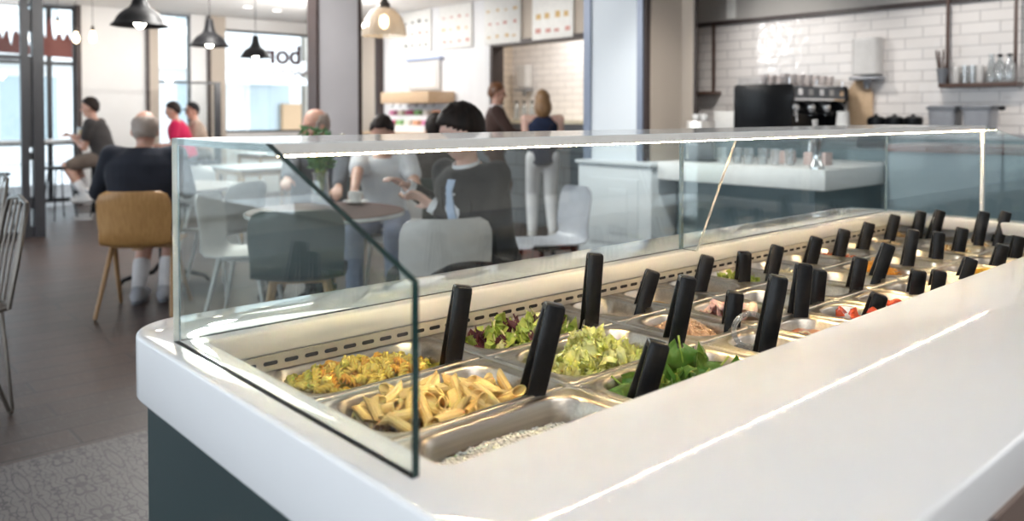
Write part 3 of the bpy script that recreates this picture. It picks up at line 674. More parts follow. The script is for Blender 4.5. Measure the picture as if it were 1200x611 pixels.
# --- pasta shapes (axis along x)
def penne_mesh(Ln, r, bend, seed):
    n = 26; r_ = random.Random(seed); out = []; cut = r * 1.15
    for side in range(2):
        ring_rad = [r * (1 + .035 * (1 if j % 2 else -1)) if side == 0 else r * .74 for j in range(n)]
        rs = []
        for i in range(9):
            u = i / 8 if side == 0 else 1 - i / 8
            ring = []
            for j in range(n):
                a = 2 * PI * j / n; y = ring_rad[j] * math.cos(a) * 1.0; z = ring_rad[j] * math.sin(a) * .94
                x = (u - .5) * (Ln - 2 * cut) + (2 * u - 1) * cut * 0 + cut * math.sin(a) * 1.0
                ring.append((x, y + bend * (x / Ln) ** 2 * 4, z))
            rs.append(ring)
        out += rs
    mb = MB(); mb.rings(out + [out[0]], (False, False)); return mb.mesh('penne', M['penne'], 45)
PEN = [penne_mesh(.056, .0078, 0, 1), penne_mesh(.052, .0074, .004, 2), penne_mesh(.059, .0080, -.003, 3)]
def fus_mesh(Ln, R_, turns, mat):
    n = 18; m = 30; rs = []
    for i in range(m + 1):
        u = i / m; ph = turns * 2 * PI * u; sc = 1 if .06 < u < .94 else .72
        ring = []
        for j in range(n):
            a = 2 * PI * j / n; k = abs(math.cos(1.5 * a)) ** .8
            rad = R_ * sc * (.30 + .75 * k); ring.append(((u - .5) * Ln, rad * math.cos(a + ph), rad * math.sin(a + ph)))
        rs.append(ring)
    return MB().rings(rs).mesh('fusilli', mat, 60)
FUS = [fus_mesh(.035, .0068, 1.6, M['fus_y']), fus_mesh(.033, .0064, 1.5, M['fus_g']), fus_mesh(.034, .0066, 1.6, M['fus_o']), fus_mesh(.032, .007, 1.45, M['fus_y'])]
def rods(name, meshes, wts, n, c, row, Ln, r, cxo, sx, sy, lab, cat, group, base=None, cap=.012, maxp=.6, sag=0.):
    P = Pile(c, row, base); k = 0; tr = 0
    while k < n and tr < n * 12:
        tr += 1
        x = fr.gauss(cxo, sx); y = fr.gauss(0, sy); a = fr.uniform(0, PI)
        ex, ey = abs(math.cos(a)) * Ln * .42, abs(math.sin(a)) * Ln * .42
        if abs(x) + ex > P.hx or abs(y) + ey > P.hy: continue
        i = fr.choices(range(len(meshes)), wts)[0]
        st = dict(P.h)
        z, p = P.rod(x, y, a, Ln, r, maxp=maxp)
        if z > ZP + cap - sag * ((x - cxo) / P.hx) ** 2 - sag * (y / P.hy) ** 2: P.h = st; continue
        place_obj(name, meshes[i], P.cx + x, P.cy + y, z, Reul(0, 0, a) @ Reul(0, -p, 0) @ Reul(fr.uniform(0, 6.28), 0, 0), lab if isinstance(lab, str) else lab[i], cat, group); k += 1
    return P
fl_ = ['yellow fusilli spiral in the tricolour pasta pan', 'green fusilli spiral in the tricolour pasta pan', 'orange fusilli spiral in the tricolour pasta pan', 'yellow fusilli spiral in the tricolour pasta pan']
rods('fusilli', FUS, (4.5, 2, 2.2, 4), 260, 0, 0, .033, .0064, -.03, .075, .034, fl_, 'pasta', 'fusilli in the back pan', cap=.006, sag=.022)
rods('penne', PEN, (1, 1, 1), 150, 0, 1, .056, .0078, -.03, .095, .045, 'pale penne tube in the pan behind the rice', 'pasta', 'penne in the middle pan', cap=.010, maxp=.8, sag=.016)
# --- leaves
def leaf_mesh(name, Ln, W, mat, ruff, curl, seed, tip=.6, fold=.3, vein=None):
    r_ = random.Random(seed); nu, nv = 14, 10; o = V((r_.uniform(0, 50), r_.uniform(0, 50), 0)); vs = []; fs = []
    for i in range(nu + 1):
        u = i / nu; w = W * (math.sin(PI * min(1, u ** tip * .97 + .03)) ** .75 + .03)
        for j in range(nv + 1):
            v = 2 * j / nv - 1
            e = abs(v); z = fold * W * e ** 1.5 + ruff * e ** 1.4 * mnoise.noise(V((u * 7, v * 2.2, 0)) + o) + ruff * .5 * mnoise.noise(V((u * 3, v * 3, 5)) + o)
            xx = (u - .5) * Ln; z += curl * ((u - .45) ** 2) * Ln * 4
            vs.append((xx + ruff * .4 * mnoise.noise(V((u * 5, v * 5, 9)) + o), v * w + ruff * .4 * e * mnoise.noise(V((u * 8, 3, v)) + o), z))
    for i in range(nu):
        for j in range(nv): a = i * (nv + 1) + j; fs.append((a, a + 1, a + nv + 2, a + nv + 1))
    n0 = len(vs); vs += [(x, y, z - .0012) for x, y, z in vs]
    fs += [tuple(k + n0 for k in f[::-1]) for f in fs]
    for i in range(nu):
        for a, b in ((i * (nv + 1), (i + 1) * (nv + 1)), ((i + 1) * (nv + 1) + nv, i * (nv + 1) + nv)): fs.append((a, b, b + n0, a + n0))
    for j in range(nv):
        fs.append((j + 1, j, j + n0, j + 1 + n0)); k = nu * (nv + 1) + j; fs.append((k, k + 1, k + 1 + n0, k + n0))
    mb = MB(); mb.add(vs, fs); 
    rib = [((t - .5) * Ln, 0, curl * ((t - .45) ** 2) * Ln * 4 + .0006) for t in [-.15 + 1.05 * q / 8 for q in range(9)]]
    mb.tube(rib, [.0018 - .0012 * q / 8 for q in range(9)], 6, mi=1)
    return mb.mesh(name, [mat, vein or mat], 60)
def leaves(name, meshes, wts, n, c, row, size, cxo, sx, sy, labs, cat, group, base, dome, tilt=.55, cyo=0., up=.0):
    P = Pile(c, row, base)
    k = 0; tr = 0
    while k < n and tr < 20 * n:
        tr += 1
        x, y = fr.gauss(cxo, sx), fr.gauss(cyo, sy)
        if not P.inside(x, y, size * .28): continue
        hmax = max(P.get(x + dx * size * .25, y + dy * size * .25) for dx in (-1, 0, 1) for dy in (-1, 0, 1))
        lim = P.z0 + dome * math.exp(-((x - cxo) / (sx * 1.5)) ** 2 - ((y - cyo) / (sy * 1.7)) ** 2)
        if hmax > lim: continue
        z = hmax + size * .07
        for dx in range(-2, 3):
            for dy in range(-2, 3): P.put(x + dx * size * .1, y + dy * size * .1, z + size * .045)
        i = fr.choices(range(len(meshes)), wts)[0]
        place_obj(name, meshes[i], P.cx + x, P.cy + y, z + .004, Reul(fr.gauss(0, tilt), fr.gauss(-up, tilt), fr.uniform(0, 6.28)), labs[i], cat, group); k += 1
    return P
LG = [leaf_mesh('salad_leaf', .062, .022, M['leafg'], .022, .25, 1, vein=M['leafw']), leaf_mesh('salad_leaf', .058, .020, M['leafp'], .016, .2, 2, vein=M['leafp']), leaf_mesh('salad_leaf', .05, .019, M['leafw'], .024, .3, 3, vein=M['leafw']), leaf_mesh('salad_leaf', .066, .020, M['leafp'], .02, -.2, 4, vein=M['leafw']), leaf_mesh('salad_leaf', .05, .022, M['leafg'], .03, .35, 5, vein=M['leafw'])]
leaves('salad_leaf', LG, (2.4, 4, 2.4, 3.5, 2.6), 95, 1, 0, .05, -.015, .085, .034, ['bright green frilly leaf in the mixed salad pan', 'dark purple leaf in the mixed salad pan', 'pale frilly leaf in the mixed salad pan', 'dark purple leaf in the mixed salad pan', 'bright green frilly leaf in the mixed salad pan'], 'salad leaf', 'mixed leaves', -.050, .040)
IC = [leaf_mesh('iceberg_piece', .038, .016, M['iceberg'], .020, .35, 10 + i, tip=.8, fold=.5, vein=M['iceberg']) for i in range(4)] 
leaves('iceberg_piece', IC, (1, 1, 1, 1), 190, 1, 1, .030, -.012, .062, .036, ['pale yellow green piece of chopped iceberg lettuce in the middle pan'] * 4, 'lettuce', 'chopped iceberg lettuce', -.052, .058, tilt=.6)
SP = [leaf_mesh('spinach_leaf', .085, .034, M['spinach'], .014, .30, 20 + i, tip=.75, fold=.45, vein=M['leafg']) for i in range(3)]
SP.append(leaf_mesh('spinach_leaf', .075, .031, M['spinach'], .014, -.4, 27, tip=.75, fold=.45, vein=M['leafg']))
leaves('spinach_leaf', SP, (1, 1, 1, 1), 46, 1, 2, .055, -.025, .07, .036, ['broad dark green spinach leaf in the pan under the worktop edge'] * 4, 'spinach', 'spinach leaves', -.055, .070, tilt=.5, cyo=.006)
LB = leaf_mesh('lettuce_piece', .045, .02, M['leafg'], .03, .5, 31, vein=M['leafw'])
leaves('lettuce_piece', [LB], (1,), 16, 5, 0, .036, -.005, .03, .03, ['bright green frilly lettuce piece in the small back pan'], 'lettuce', 'green lettuce pieces', -.05, .040)
# --- masses nobody could count
def stuff(name, mb, m, label, cat, smooth=60):
    o = obj(name, mb, m, smooth=smooth); return tag(o, label, cat, None, 'stuff')
def mound_h(x, y, hx, hy, cx, cy, sx, sy, h0, h1): return h0 + (h1 - h0) * math.exp(-((x - cx) / sx) ** 2 - ((y - cy) / sy) ** 2)
def mass(c, row, name, mats, label, cat, kind, n, cxo, cyo, sx, sy, h0, h1, seed=0):
    cx, cy, dep = PANS[(c, row)]; big = c < 2; hx = (.3125 if big else .1515) / 2 - .024; hy = .089 - .018; r_ = random.Random(seed); mb = MB()
    nu, nv = 18, 14; gr = []
    for i in range(nu + 1):
        for j in range(nv + 1):
            x, y = -hx + 2 * hx * i / nu, -hy + 2 * hy * j / nv; gr.append((cx + x, cy + y, ZP + mound_h(x, y, hx, hy, cxo, cyo, sx, sy, h0, h1) - .003 + .002 * mnoise.noise(V((x * 90, y * 90, seed)))))
    mb.add(gr, [(i * (nv + 1) + j, (i + 1) * (nv + 1) + j, (i + 1) * (nv + 1) + j + 1, i * (nv + 1) + j + 1) for i in range(nu) for j in range(nv)])
    for q in range(n):
        x, y = r_.uniform(-hx, hx), r_.uniform(-hy, hy); z = ZP + mound_h(x, y, hx, hy, cxo, cyo, sx, sy, h0, h1) + r_.uniform(-.003, .004); R = Reul(r_.uniform(-.5, .5), r_.uniform(-.5, .5), r_.uniform(0, 6.28))
        mi = r_.randrange(len(mats)); p = V((cx + x, cy + y, z))
        if kind == 'grain': mb.ell(p, (.0044, .0018, .0016), R, 6, 4, mi)
        elif kind == 'flake':
            L_ = r_.uniform(.006, .015); pts = [p + R @ V((L_ * (t - .5), .003 * math.sin(t * 5 + q), .002 * math.sin(t * 4))) for t in (0, .33, .66, 1)]
            mb.tube(pts, [.0012, .0030, .0028, .001], 5, mi)
        elif kind == 'shred':
            L_ = r_.uniform(.02, .045); ph = r_.uniform(0, 6); cu = r_.uniform(.3, 1.)
            pts = [p + R @ V((L_ * (t - .5), .011 * cu * math.sin(t * 4 + ph), .008 * cu * math.sin(t * 3.3 + ph))) for t in (0, .2, .4, .6, .8, 1)]
            mb.tube(pts, .00105, 5, mi)
        elif kind == 'ball': s_ = r_.uniform(.8, 1.2); mb.ell(p, (.0035 * s_, .003 * s_, .003 * s_), R, 7, 5, mi)
        elif kind == 'sprout':
            L_ = r_.uniform(.03, .055); ph = r_.uniform(0, 6); R = Reul(r_.uniform(-.4, .4), r_.uniform(-1.1, .3), r_.uniform(0, 6.28))
            pts = [p + R @ V((L_ * (t - .5), .01 * math.sin(t * 3 + ph), .004 * math.sin(t * 3.3 + ph))) for t in (0, .25, .5, .75, 1)]
            mb.tube(pts, [.0011, .0014, .0014, .0014, .0024], 5, mi)
    return stuff(name, mb, mats, label, cat)
mass(0, 2, 'rice', [M['rice']], 'white cooked rice in the near steel pan', 'rice', 'grain', 5600, -.015, .02, .15, .09, -.046, -.024, 1)
mass(2, 1, 'tuna', [M['tuna'], pbr('pale tuna flakes', (.74, .50, .34), .5)], 'flaked tuna heaped in the small pan beside the iceberg lettuce', 'tuna', 'flake', 520, .005, .01, .06, .06, -.040, .004, 2)
mass(7, 1, 'grated_carrot', [M['carrot'], pbr('light grated carrot', (.92, .50, .10), .45)], 'bright orange grated carrot heaped in a middle row pan', 'carrot', 'shred', 380, 0, .01, .055, .05, -.035, .012, 3)
mass(6, 0, 'bean_sprouts', [M['sprout']], 'pale bean sprouts sticking up in a back row pan', 'sprouts', 'sprout', 90, 0, 0, .05, .05, -.045, -.012, 4)
mass(7, 0, 'shredded_cheese', [M['cheese']], 'pale shredded cheese in a back row pan', 'cheese', 'shred', 160, 0, 0, .06, .06, -.05, -.025, 5)
mass(8, 0, 'tomato_sauce', [M['tomato'], M['salmon']], 'chopped red tomato sauce in a back row pan', 'tomato sauce', 'ball', 220, 0, 0, .07, .07, -.022, -.010, 6)
mass(9, 1, 'couscous', [M['nut'], M['sprout']], 'pale couscous in a middle row pan', 'couscous', 'ball', 420, 0, 0, .06, .06, -.035, -.014, 7)
mass(10, 1, 'toasted_nuts', [M['nut'], M['sprout']], 'chopped toasted nuts heaped in a far middle row pan', 'nuts', 'ball', 420, 0, 0, .06, .06, -.03, .004, 8)
mass(11, 1, 'almond_flakes', [M['nut'], M['cheese']], 'pale brown almond flakes in the last middle row pan', 'almonds', 'flake', 300, 0, 0, .06, .06, -.03, .0, 9)
mass(8, 1, 'sweetcorn', [M['egg'], M['mango']], 'yellow sweetcorn in a middle row pan', 'sweetcorn', 'ball', 240, 0, 0, .05, .05, -.045, -.022, 10)
mass(5, 1, 'sliced_red_onion', [M['onion']], 'sliced red onion low in a middle row pan', 'onion', 'shred', 120, 0, 0, .05, .05, -.060, -.038, 11)
mass(10, 2, 'pumpkin_seeds', [M['fus_g'], M['leafg']], 'green pumpkin seeds in a far front row pan', 'seeds', 'ball', 240, 0, 0, .05, .05, -.03, -.012, 12)
def sauce(c, row, name, m, label, cat, lvl):
    cx, cy, dep = PANS[(c, row)]; mb = MB(); r_ = random.Random(c * 7 + row)
    hx, hy = .1515 / 2 - .0215, .089 - .0145
    rs = []
    for k in range(9):
        f = 1 - k / 8.2
        rs.append([(cx + x * f, cy + y * f, ZP + lvl + .002 * (1 - f) + .0028 * mnoise.noise(V((x * f * 45, y * f * 45, c)))) for x, y, z in rring(2 * hx, 2 * hy, .036, 0, (0, 0), 7)])
    mb.rings(rs, (False, True)); return stuff(name, mb, m, label, cat)
sauce(2, 0, 'creamy_dressing', M['cream'], 'pale creamy dressing low in the small back pan beside the salad leaves', 'dressing', -.032)
sauce(3, 0, 'egg_sauce', M['egg'], 'yellow egg sauce in the second small back pan', 'sauce', -.030)
sauce(3, 2, 'orange_sauce', M['salmon'], 'orange sauce in the small front pan behind the clear scoop', 'sauce', -.020)
sauce(6, 2, 'hummus', M['cream'], 'beige hummus in the front row', 'hummus', -.035)
sauce(9, 2, 'mozzarella_sauce', M['cheese'], 'white mozzarella cream in the far front row', 'cheese', -.035)
# --- counted pieces
def pieces(name, meshes, n, c, row, size, base, labs, cat, group, sx=.035, sy=.034, thick=.006, tilt=.5, cap=.0, cxo=0., cyo=0.):
    P = Pile(c, row, base); k = 0; tr = 0
    while k < n and tr < 40 * n:
        tr += 1; x, y = fr.gauss(cxo, sx), fr.gauss(cyo, sy)
        if not P.inside(x, y, size * .42): continue
        h = max(P.get(x + dx * size * .3, y + dy * size * .3) for dx in (-1, 0, 1) for dy in (-1, 0, 1))
        if h > ZP + cap: continue
        z = h + thick * .9
        for dx in range(-3, 4):
            for dy in range(-3, 4):
                if dx * dx + dy * dy < 10: P.put(x + dx * size * .13, y + dy * size * .13, z + thick * .9)
        i = fr.randrange(len(meshes)); place_obj(name, meshes[i], P.cx + x, P.cy + y, z, Reul(fr.gauss(0, tilt), fr.gauss(0, tilt), fr.uniform(0, 6.28)), labs, cat, group); k += 1
def blob(name, rad, m, amp=.15, seed=0, sub=3, flat=None):
    bm = bmesh.new(); bmesh.ops.create_icosphere(bm, subdivisions=sub, radius=1)
    for v in bm.verts:
        k = 1 + amp * mnoise.noise(v.co * 1.6 + V((seed * 7.3, 0, 0)))
        if flat is not None and v.co.z < flat: v.co.z = flat
        v.co = V((v.co.x * rad[0] * k, v.co.y * rad[1] * k, v.co.z * rad[2] * k))
    me = bpy.data.meshes.new(name); bm.to_mesh(me); bm.free(); me.materials.append(m)
    me.polygons.foreach_set('use_smooth', [True] * len(me.polygons)); me.set_sharp_from_angle(angle=.9); return me
def cube(name, s, m, seed):
    r_ = random.Random(seed); mb = MB(); mb.box((-s[0] / 2, -s[1] / 2, -s[2] / 2), (s[0] / 2, s[1] / 2, s[2] / 2)); mb.v = [(x + r_.uniform(-.15, .15) * s[0], y + r_.uniform(-.15, .15) * s[1], z + r_.uniform(-.12, .12) * s[2]) for x, y, z in mb.v]
    return mb.mesh(name, m, 40, bevel=min(s) * .14)
def slice_mesh(name, w, l, th, m, seed, wav=.008):
    r_ = random.Random(seed); n = 12; vs = []; fs = []
    for s_ in (1, -1):
        for i in range(n + 1):
            for j in range(n + 1):
                x, y = (i / n - .5) * l, (j / n - .5) * w; k = 1 - .12 * (abs(x / l) + abs(y / w)) ** 3 * 4
                vs.append((x * k, y * k, s_ * th / 2 + wav * mnoise.noise(V((x * 28, y * 28, seed * 3.1))) * 2))
    q = (n + 1) ** 2
    for i in range(n):
        for j in range(n): a = i * (n + 1) + j; f = (a, a + n + 1, a + n + 2, a + 1); fs.append(f); fs.append(tuple(k + q for k in f[::-1]))
    for i in range(n):
        for a, b in ((i * (n + 1), (i + 1) * (n + 1)), (i * (n + 1) + n, (i + 1) * (n + 1) + n), (i, i + 1), (n * (n + 1) + i, n * (n + 1) + i + 1)): fs.append((a, b, b + q, a + q))
    return MB().add(vs, fs).mesh(name, m, 50)
def wedge(name, r, m, seed):
    mb = MB(); n = 10; rs = []
    for i in range(n + 1):
        t = -1.25 + 2.5 * i / n; s = math.cos(t)
        rs.append([(r * math.sin(t), r * s * .18, 0), (r * math.sin(t), r * s * math.cos(.55), -r * s * math.sin(.55) * .9), (r * math.sin(t), r * s * 1.02, 0), (r * math.sin(t), r * s * math.cos(.55), r * s * math.sin(.55) * .9)])
    return mb.rings(rs).mesh(name, m, 40)
def ring_mesh(name, R_, r_, m): 
    mb = MB(); pts = [(R_ * math.cos(a), R_ * math.sin(a), .002 * math.sin(3 * a)) for a in [2 * PI * i / 24 for i in range(25)]]; return mb.tube(pts, r_, 8, caps=True).mesh(name, m, 60)
pieces('ham_slice', [slice_mesh('ham_slice', .055, .06, .002, M['ham'], i, .014) for i in range(3)], 18, 3, 1, .05, -.052, 'folded pink ham slice in the pan beside the tuna', 'ham', 'pink ham slices', tilt=.45, thick=.006, cap=.002)
pieces('cheese_slice', [slice_mesh('cheese_slice', .042, .05, .004, M['cheese'], 5, .003)], 5, 4, 0, .045, -.062, 'white cheese slice in a small back row pan', 'cheese', 'white cheese slices', tilt=.5, thick=.006, cap=-.03, sx=.03)
pieces('olive', [blob('olive', (.009, .0075, .0075), M['olive'], .05)], 16, 4, 1, .016, -.085, 'small black olive low in the dark pan behind the upright tongs', 'olive', 'black olives', thick=.007, cap=-.06)
pieces('green_bean', [MB().tube([(-.02, 0, 0), (-.007, .002, .001), (.007, .002, .001), (.02, 0, 0)], [.002, .0034, .0034, .002], 8).mesh('green_bean', M['leafg'], 60)], 22, 6, 1, .03, -.075, 'short green bean low in a middle row pan', 'green bean', 'green beans', thick=.003, tilt=.15, cap=-.045)
pieces('potato_cube', [cube('potato_cube', (.016, .015, .014), M['sprout'], i) for i in range(3)], 28, 9, 0, .018, -.05, 'pale potato cube in a back row pan', 'potato', 'potato cubes', thick=.007, cap=-.004)
MS = MB().prism([(-.006, 0), (.006, 0), (.005, .010), (.016, .013), (.014, .022), (0, .028), (-.014, .022), (-.016, .013), (-.005, .010)], 2, -.0022, .0022).mesh('mushroom_slice', M['mushroom'], 30, bevel=.0008)
pieces('mushroom_slice', [MS], 34, 10, 0, .026, -.05, 'brown and white mushroom slice in a far back row pan', 'mushroom', 'mushroom slices', thick=.004, tilt=.6, cap=-.002)
pieces('bread_crouton', [cube('bread_crouton', (.015, .015, .015), M['nut'], 9 + i) for i in range(2)], 26, 11, 0, .018, -.05, 'toasted crouton in the last back row pan', 'crouton', 'bread croutons', thick=.007, cap=-.004)
pieces('tomato_wedge', [wedge('tomato_wedge', .022, M['tomato'], 1)], 16, 4, 2, .03, -.055, 'red tomato wedge in the front row pan', 'tomato', 'tomato wedges', thick=.008, cap=-.006)
pieces('cherry_tomato', [blob('cherry_tomato', (.0125, .0125, .0115), M['tomato'], .04)], 18, 5, 2, .024, -.06, 'round red cherry tomato in the front row pan', 'tomato', 'cherry tomatoes', thick=.0115, cap=-.01)
pieces('cucumber_piece', [cube('cucumber_piece', (.02, .018, .012), M['cucumber'], i) for i in range(3)], 26, 7, 2, .02, -.05, 'pale green cucumber chunk in the front row pan', 'cucumber', 'cucumber chunks', thick=.007, cap=-.004)
pieces('fruit_piece', [cube('fruit_piece', (.022, .018, .015), M['mango'], 30 + i) for i in range(3)], 22, 8, 2, .022, -.05, 'bright orange fruit chunk in the front row pan', 'fruit', 'orange fruit chunks', thick=.008, cap=-.004)
pieces('pepper_strip', [MB().tube([(-.02, 0, 0), (0, .006, .003), (.02, 0, 0)], [.003, .004, .003], 6).mesh('pepper_strip', M['egg'], 60)], 20, 11, 2, .03, -.05, 'yellow pepper strip in the last front row pan', 'pepper', 'yellow pepper strips', thick=.004, tilt=.2, cap=-.02)
orr = obj('onion_ring', ring_mesh('onion_ring', .012, .0022, M['sprout']), None, loc=(PANS[(3, 2)][0] - .012, PANS[(3, 2)][1] + .03, ZP - .0245)) if False else None
o = bpy.data.objects.new('onion_ring', ring_mesh('onion_ring', .012, .0022, M['sprout'])); o.location = (1.405, .745, ZP - .0145); o.rotation_euler = (.1, .1, 0); COL.objects.link(o); tag(o, 'pale onion ring lying on the orange sauce', 'onion')
# clear scoop with a ring handle in the small front pan
sc_ = empty('clear_scoop', (1.243, .762, ZP), 0, 'clear plastic scoop with a round loop handle in the small front pan', 'scoop')
clr = glassy('clear plastic', (.86, .87, .88), 2., body=.22, bodycol=(.8, .8, .8))
lp = MB(); pts = []
for i in range(33):
    a = 2 * PI * i / 32; pts.append(V((math.cos(a) * .029 * .74, -math.cos(a) * .029 * .67, .029 * math.sin(a) + .018)))
lp.tube(pts, .0046, 10, caps=False); obj('loop_handle', lp, clr, sc_)
bw = MB(); bw.lathe([(.004, -.050), (.022, -.048), (.027, -.03), (.028, -.012), (.0262, -.012), (.025, -.03), (.020, -.046), (.004, -.047)], (0, 0, 0), 24, caps=(True, True)); obj('bowl', bw, clr, sc_)
# ------------------------------------------------------------------ chairs, stools, tables
def shell_mesh(name, mat, wid=.215, tall=.80, top_r=.5, taper=1.0):
    prof = [(.215, .425, .93), (.195, .446, 1), (.10, .443, 1.02), (0, .438, 1.02), (-.10, .434, 1.0), (-.165, .44, .98), (-.205, .475, .96), (-.225, .54, .97), (-.24, .62, 1.0), (-.252, .70, 1.0 * taper), (-.262, tall - .06, .98 * taper), (-.268, tall - .022, .90 * taper), (-.271, tall, .72 * taper)]
    nv = 12; th = .009; vs = []; n = len(prof)
    for s in (0, 1):
        for i, (x, z, k) in enumerate(prof):
            a = prof[max(i - 1, 0)]; b = prof[min(i + 1, n - 1)]; d = V((b[0] - a[0], 0, b[1] - a[1])).normalized(); nm = V((-d.z, 0, d.x)) * -1
            back = min(1, max(0, (z - .44) / .12)) if x < -.1 else 0
            for j in range(nv + 1):
                v = 2 * j / nv - 1
                p = V((x, v * wid * k, z)) + V((.05 * v * v * back, 0, .022 * v * v * (1 - back))) - nm * (th * s)
                vs.append(p)
    q = n * (nv + 1); fs = []
    for i in range(n - 1):
        for j in range(nv): a = i * (nv + 1) + j; f = (a, a + 1, a + nv + 2, a + nv + 1); fs.append(f); fs.append(tuple(k + q for k in f[::-1]))
    for i in range(n - 1):
        for a, b in ((i * (nv + 1), (i + 1) * (nv + 1)), (i * (nv + 1) + nv, (i + 1) * (nv + 1) + nv)): fs.append((a, b, b + q, a + q))
    for j in range(nv):
        for i in (0, n - 1): a = i * (nv + 1) + j; fs.append((a, a + 1, a + 1 + q, a + q))
    me = MB().add(vs, fs).mesh(name, mat, 50)
    return me
def shell_chair(label, pos, yw, shellm, legm, aframe=False, group=None, **kw):
    e = empty('shell_chair', (pos[0], pos[1], 0), yw, label, 'chair', group)
    o = obj('seat_shell', shell_mesh('seat_shell', shellm, **kw), None, e)
    for sx in (1, -1):
        for sy in (1, -1):
            m = MB()
            if aframe: m.cone((.02 * sx - .02, .185 * sy, .425), (.235 * sx - .0, .225 * sy, .012), .017, .0125, 12, 2)
            else: m.cone((.11 * sx, .13 * sy, .43), (.19 * sx - .01, .20 * sy, .010), .015, .010, 12, 2)
            obj('leg', m, legm, e)
    f = MB()
    if aframe: f.box((-.05, -.19, .412), (.02, .19, .428)); f.box((-.16, -.03, .416), (.16, .03, .430))
    else: f.box((-.13, -.14, .415), (.13, .14, .43))
    obj('seat_frame', f, legm, e, bevel=.003); return e
deg = math.radians
oakch = shell_chair('oak veneer chair with splayed legs under the bald man in the dark jacket', (1.746, 5.488), deg(56), M['oak'], M['oakleg'], True, wid=.222, tall=.795)
wch = shell_chair('white shell chair seen from the side left of the dark green chair', (2.06, 4.66), deg(-42), M['whiteplastic'], M['whiteplastic'])
gch = shell_chair('dark green shell chair with its back to the salad bar', (2.005, 3.87), deg(58), M['greenplastic'], M['oakleg'], wid=.235)
w2 = dup(wch, (2.35, 3.13, 0), deg(62), 'white shell chair under the man in the charcoal suit, its back to the salad bar')
gy = shell_chair('narrow pale grey shell chair beside the pale pillar', (3.66, 3.72), deg(165), M['greyplastic'], M['blackmetal'], wid=.19)
dup(wch, (2.37, 5.74, 0), deg(116), 'white shell chair at the round table in front of the bald man')
dup(wch, (3.02, 7.60, 0), deg(30), 'white shell chair beside the small white square table')
# chairs under the seated guests
dup(gch, (2.92, 5.33, 0), deg(215), 'dark shell chair under the bald guest in the blue grey jacket')
dup(w2, (3.10, 4.72, 0), deg(225), 'white shell chair under the guest in the white T-shirt')
dup(gch, (3.74, 5.02, 0), deg(48), 'dark shell chair under the dark haired guest behind the table')
def wire_chair(pos, yw, label):
    e = empty('wire_chair', (pos[0], pos[1], 0), yw, label, 'chair', 'bronze wire chairs')
    def ringp(L_, z, r, n=5): p = rring(L_, L_, r, z, (0, 0), n); return p + [p[0]]
    s = MB(); s.tube(ringp(.42, .45, .06), .008, 8)
    for i in range(-5, 6): s.tube([(-.205, i * .034, .45), (0, i * .034, .437), (.205, i * .034, .45)], .0026, 6)
    for i in (-.1, 0, .1): s.tube([(i, -.2, .449), (i, 0, .437), (i, .2, .449)], .0026, 6)
    obj('seat', s, M['bronze'], e)
    b = MB(); b.tube([(-.195, -.205, .45), (-.225, -.215, .62), (-.262, -.205, .83), (-.275, -.17, .885), (-.28, 0, .905), (-.275, .17, .885), (-.262, .205, .83), (-.225, .215, .62), (-.195, .205, .45)], .0095, 8)
    for i in (-1.5, -.5, .5, 1.5): b.tube([(-.205, i * .085, .45), (-.235, i * .095, .65), (-.278, i * .085, .895)], .0055, 8)
    obj('backrest', b, M['bronze'], e)
    for sx in (1, -1):
        for sy in (1, -1):
            l = MB(); l.tube([(.06 * sx, .19 * sy, .448), (.19 * sx, .21 * sy, .02), (.20 * sx, .20 * sy, .012), (.205 * sx, .20 * sy, .02), (.19 * sx, .07 * sy, .448)], .0078, 8); l.ell((.198 * sx, .204 * sy, .012), (.012, .012, .011), None, 10, 6)
            obj('leg', l, M['bronze'], e)
    return e
wc = wire_chair((.51, 4.15), PI, 'bronze wire chair at the edge of the photo, nearer of two'); dup(wc, (.735, 5.79, 0), PI, 'bronze wire chair behind the nearer wire chair at the edge of the room')
def stool(pos, label):
    e = empty('bar_stool', (pos[0], pos[1], 0), .3, label, 'stool', 'bar stools')
    obj('seat', MB().lathe([(0, .640), (.15, .640), (.165, .633), (.165, .615), (.15, .608), (0, .608)], n=28), M['blackmetal'], e)
    for k in range(4):
        a = PI / 4 + PI / 2 * k; obj('leg', MB().tube([(.11 * math.cos(a), .11 * math.sin(a), .61), (.20 * math.cos(a), .20 * math.sin(a), 0)], .009, 8), M['blackmetal'], e)
    obj('foot_ring', MB().tube([(.165 * math.cos(2 * PI * i / 28), .165 * math.sin(2 * PI * i / 28), .24) for i in range(29)], .007, 8), M['blackmetal'], e); return e
s1 = stool((2.50, 10.95), 'slim black bar stool at the window bar behind the folding door'); dup(s1, (1.70, 10.22, 0), .3, 'slim black bar stool behind the door glass at the edge'); dup(s1, (2.99, 10.74, 0), .3, 'slim black bar stool under the man in the grey T-shirt')
wb = empty('window_bar', (2.0, 11.6, 0), 0, 'long white window bar with dark edge along the tall window', 'bar table')
obj('bar_top', MB().box((-3.0, -.28, .915), (1.10, .28, .95)), M['whitetop'], wb, bevel=.003); obj('edge_strip', MB().box((-3.0, -.29, .89), (1.10, -.27, .914)), M['blackmetal'], wb)
for x in (-2.8, -.9, 1.0): obj('leg', MB().box((x - .02, -.22, 0), (x + .02, -.18, .90)), M['blackmetal'], wb)
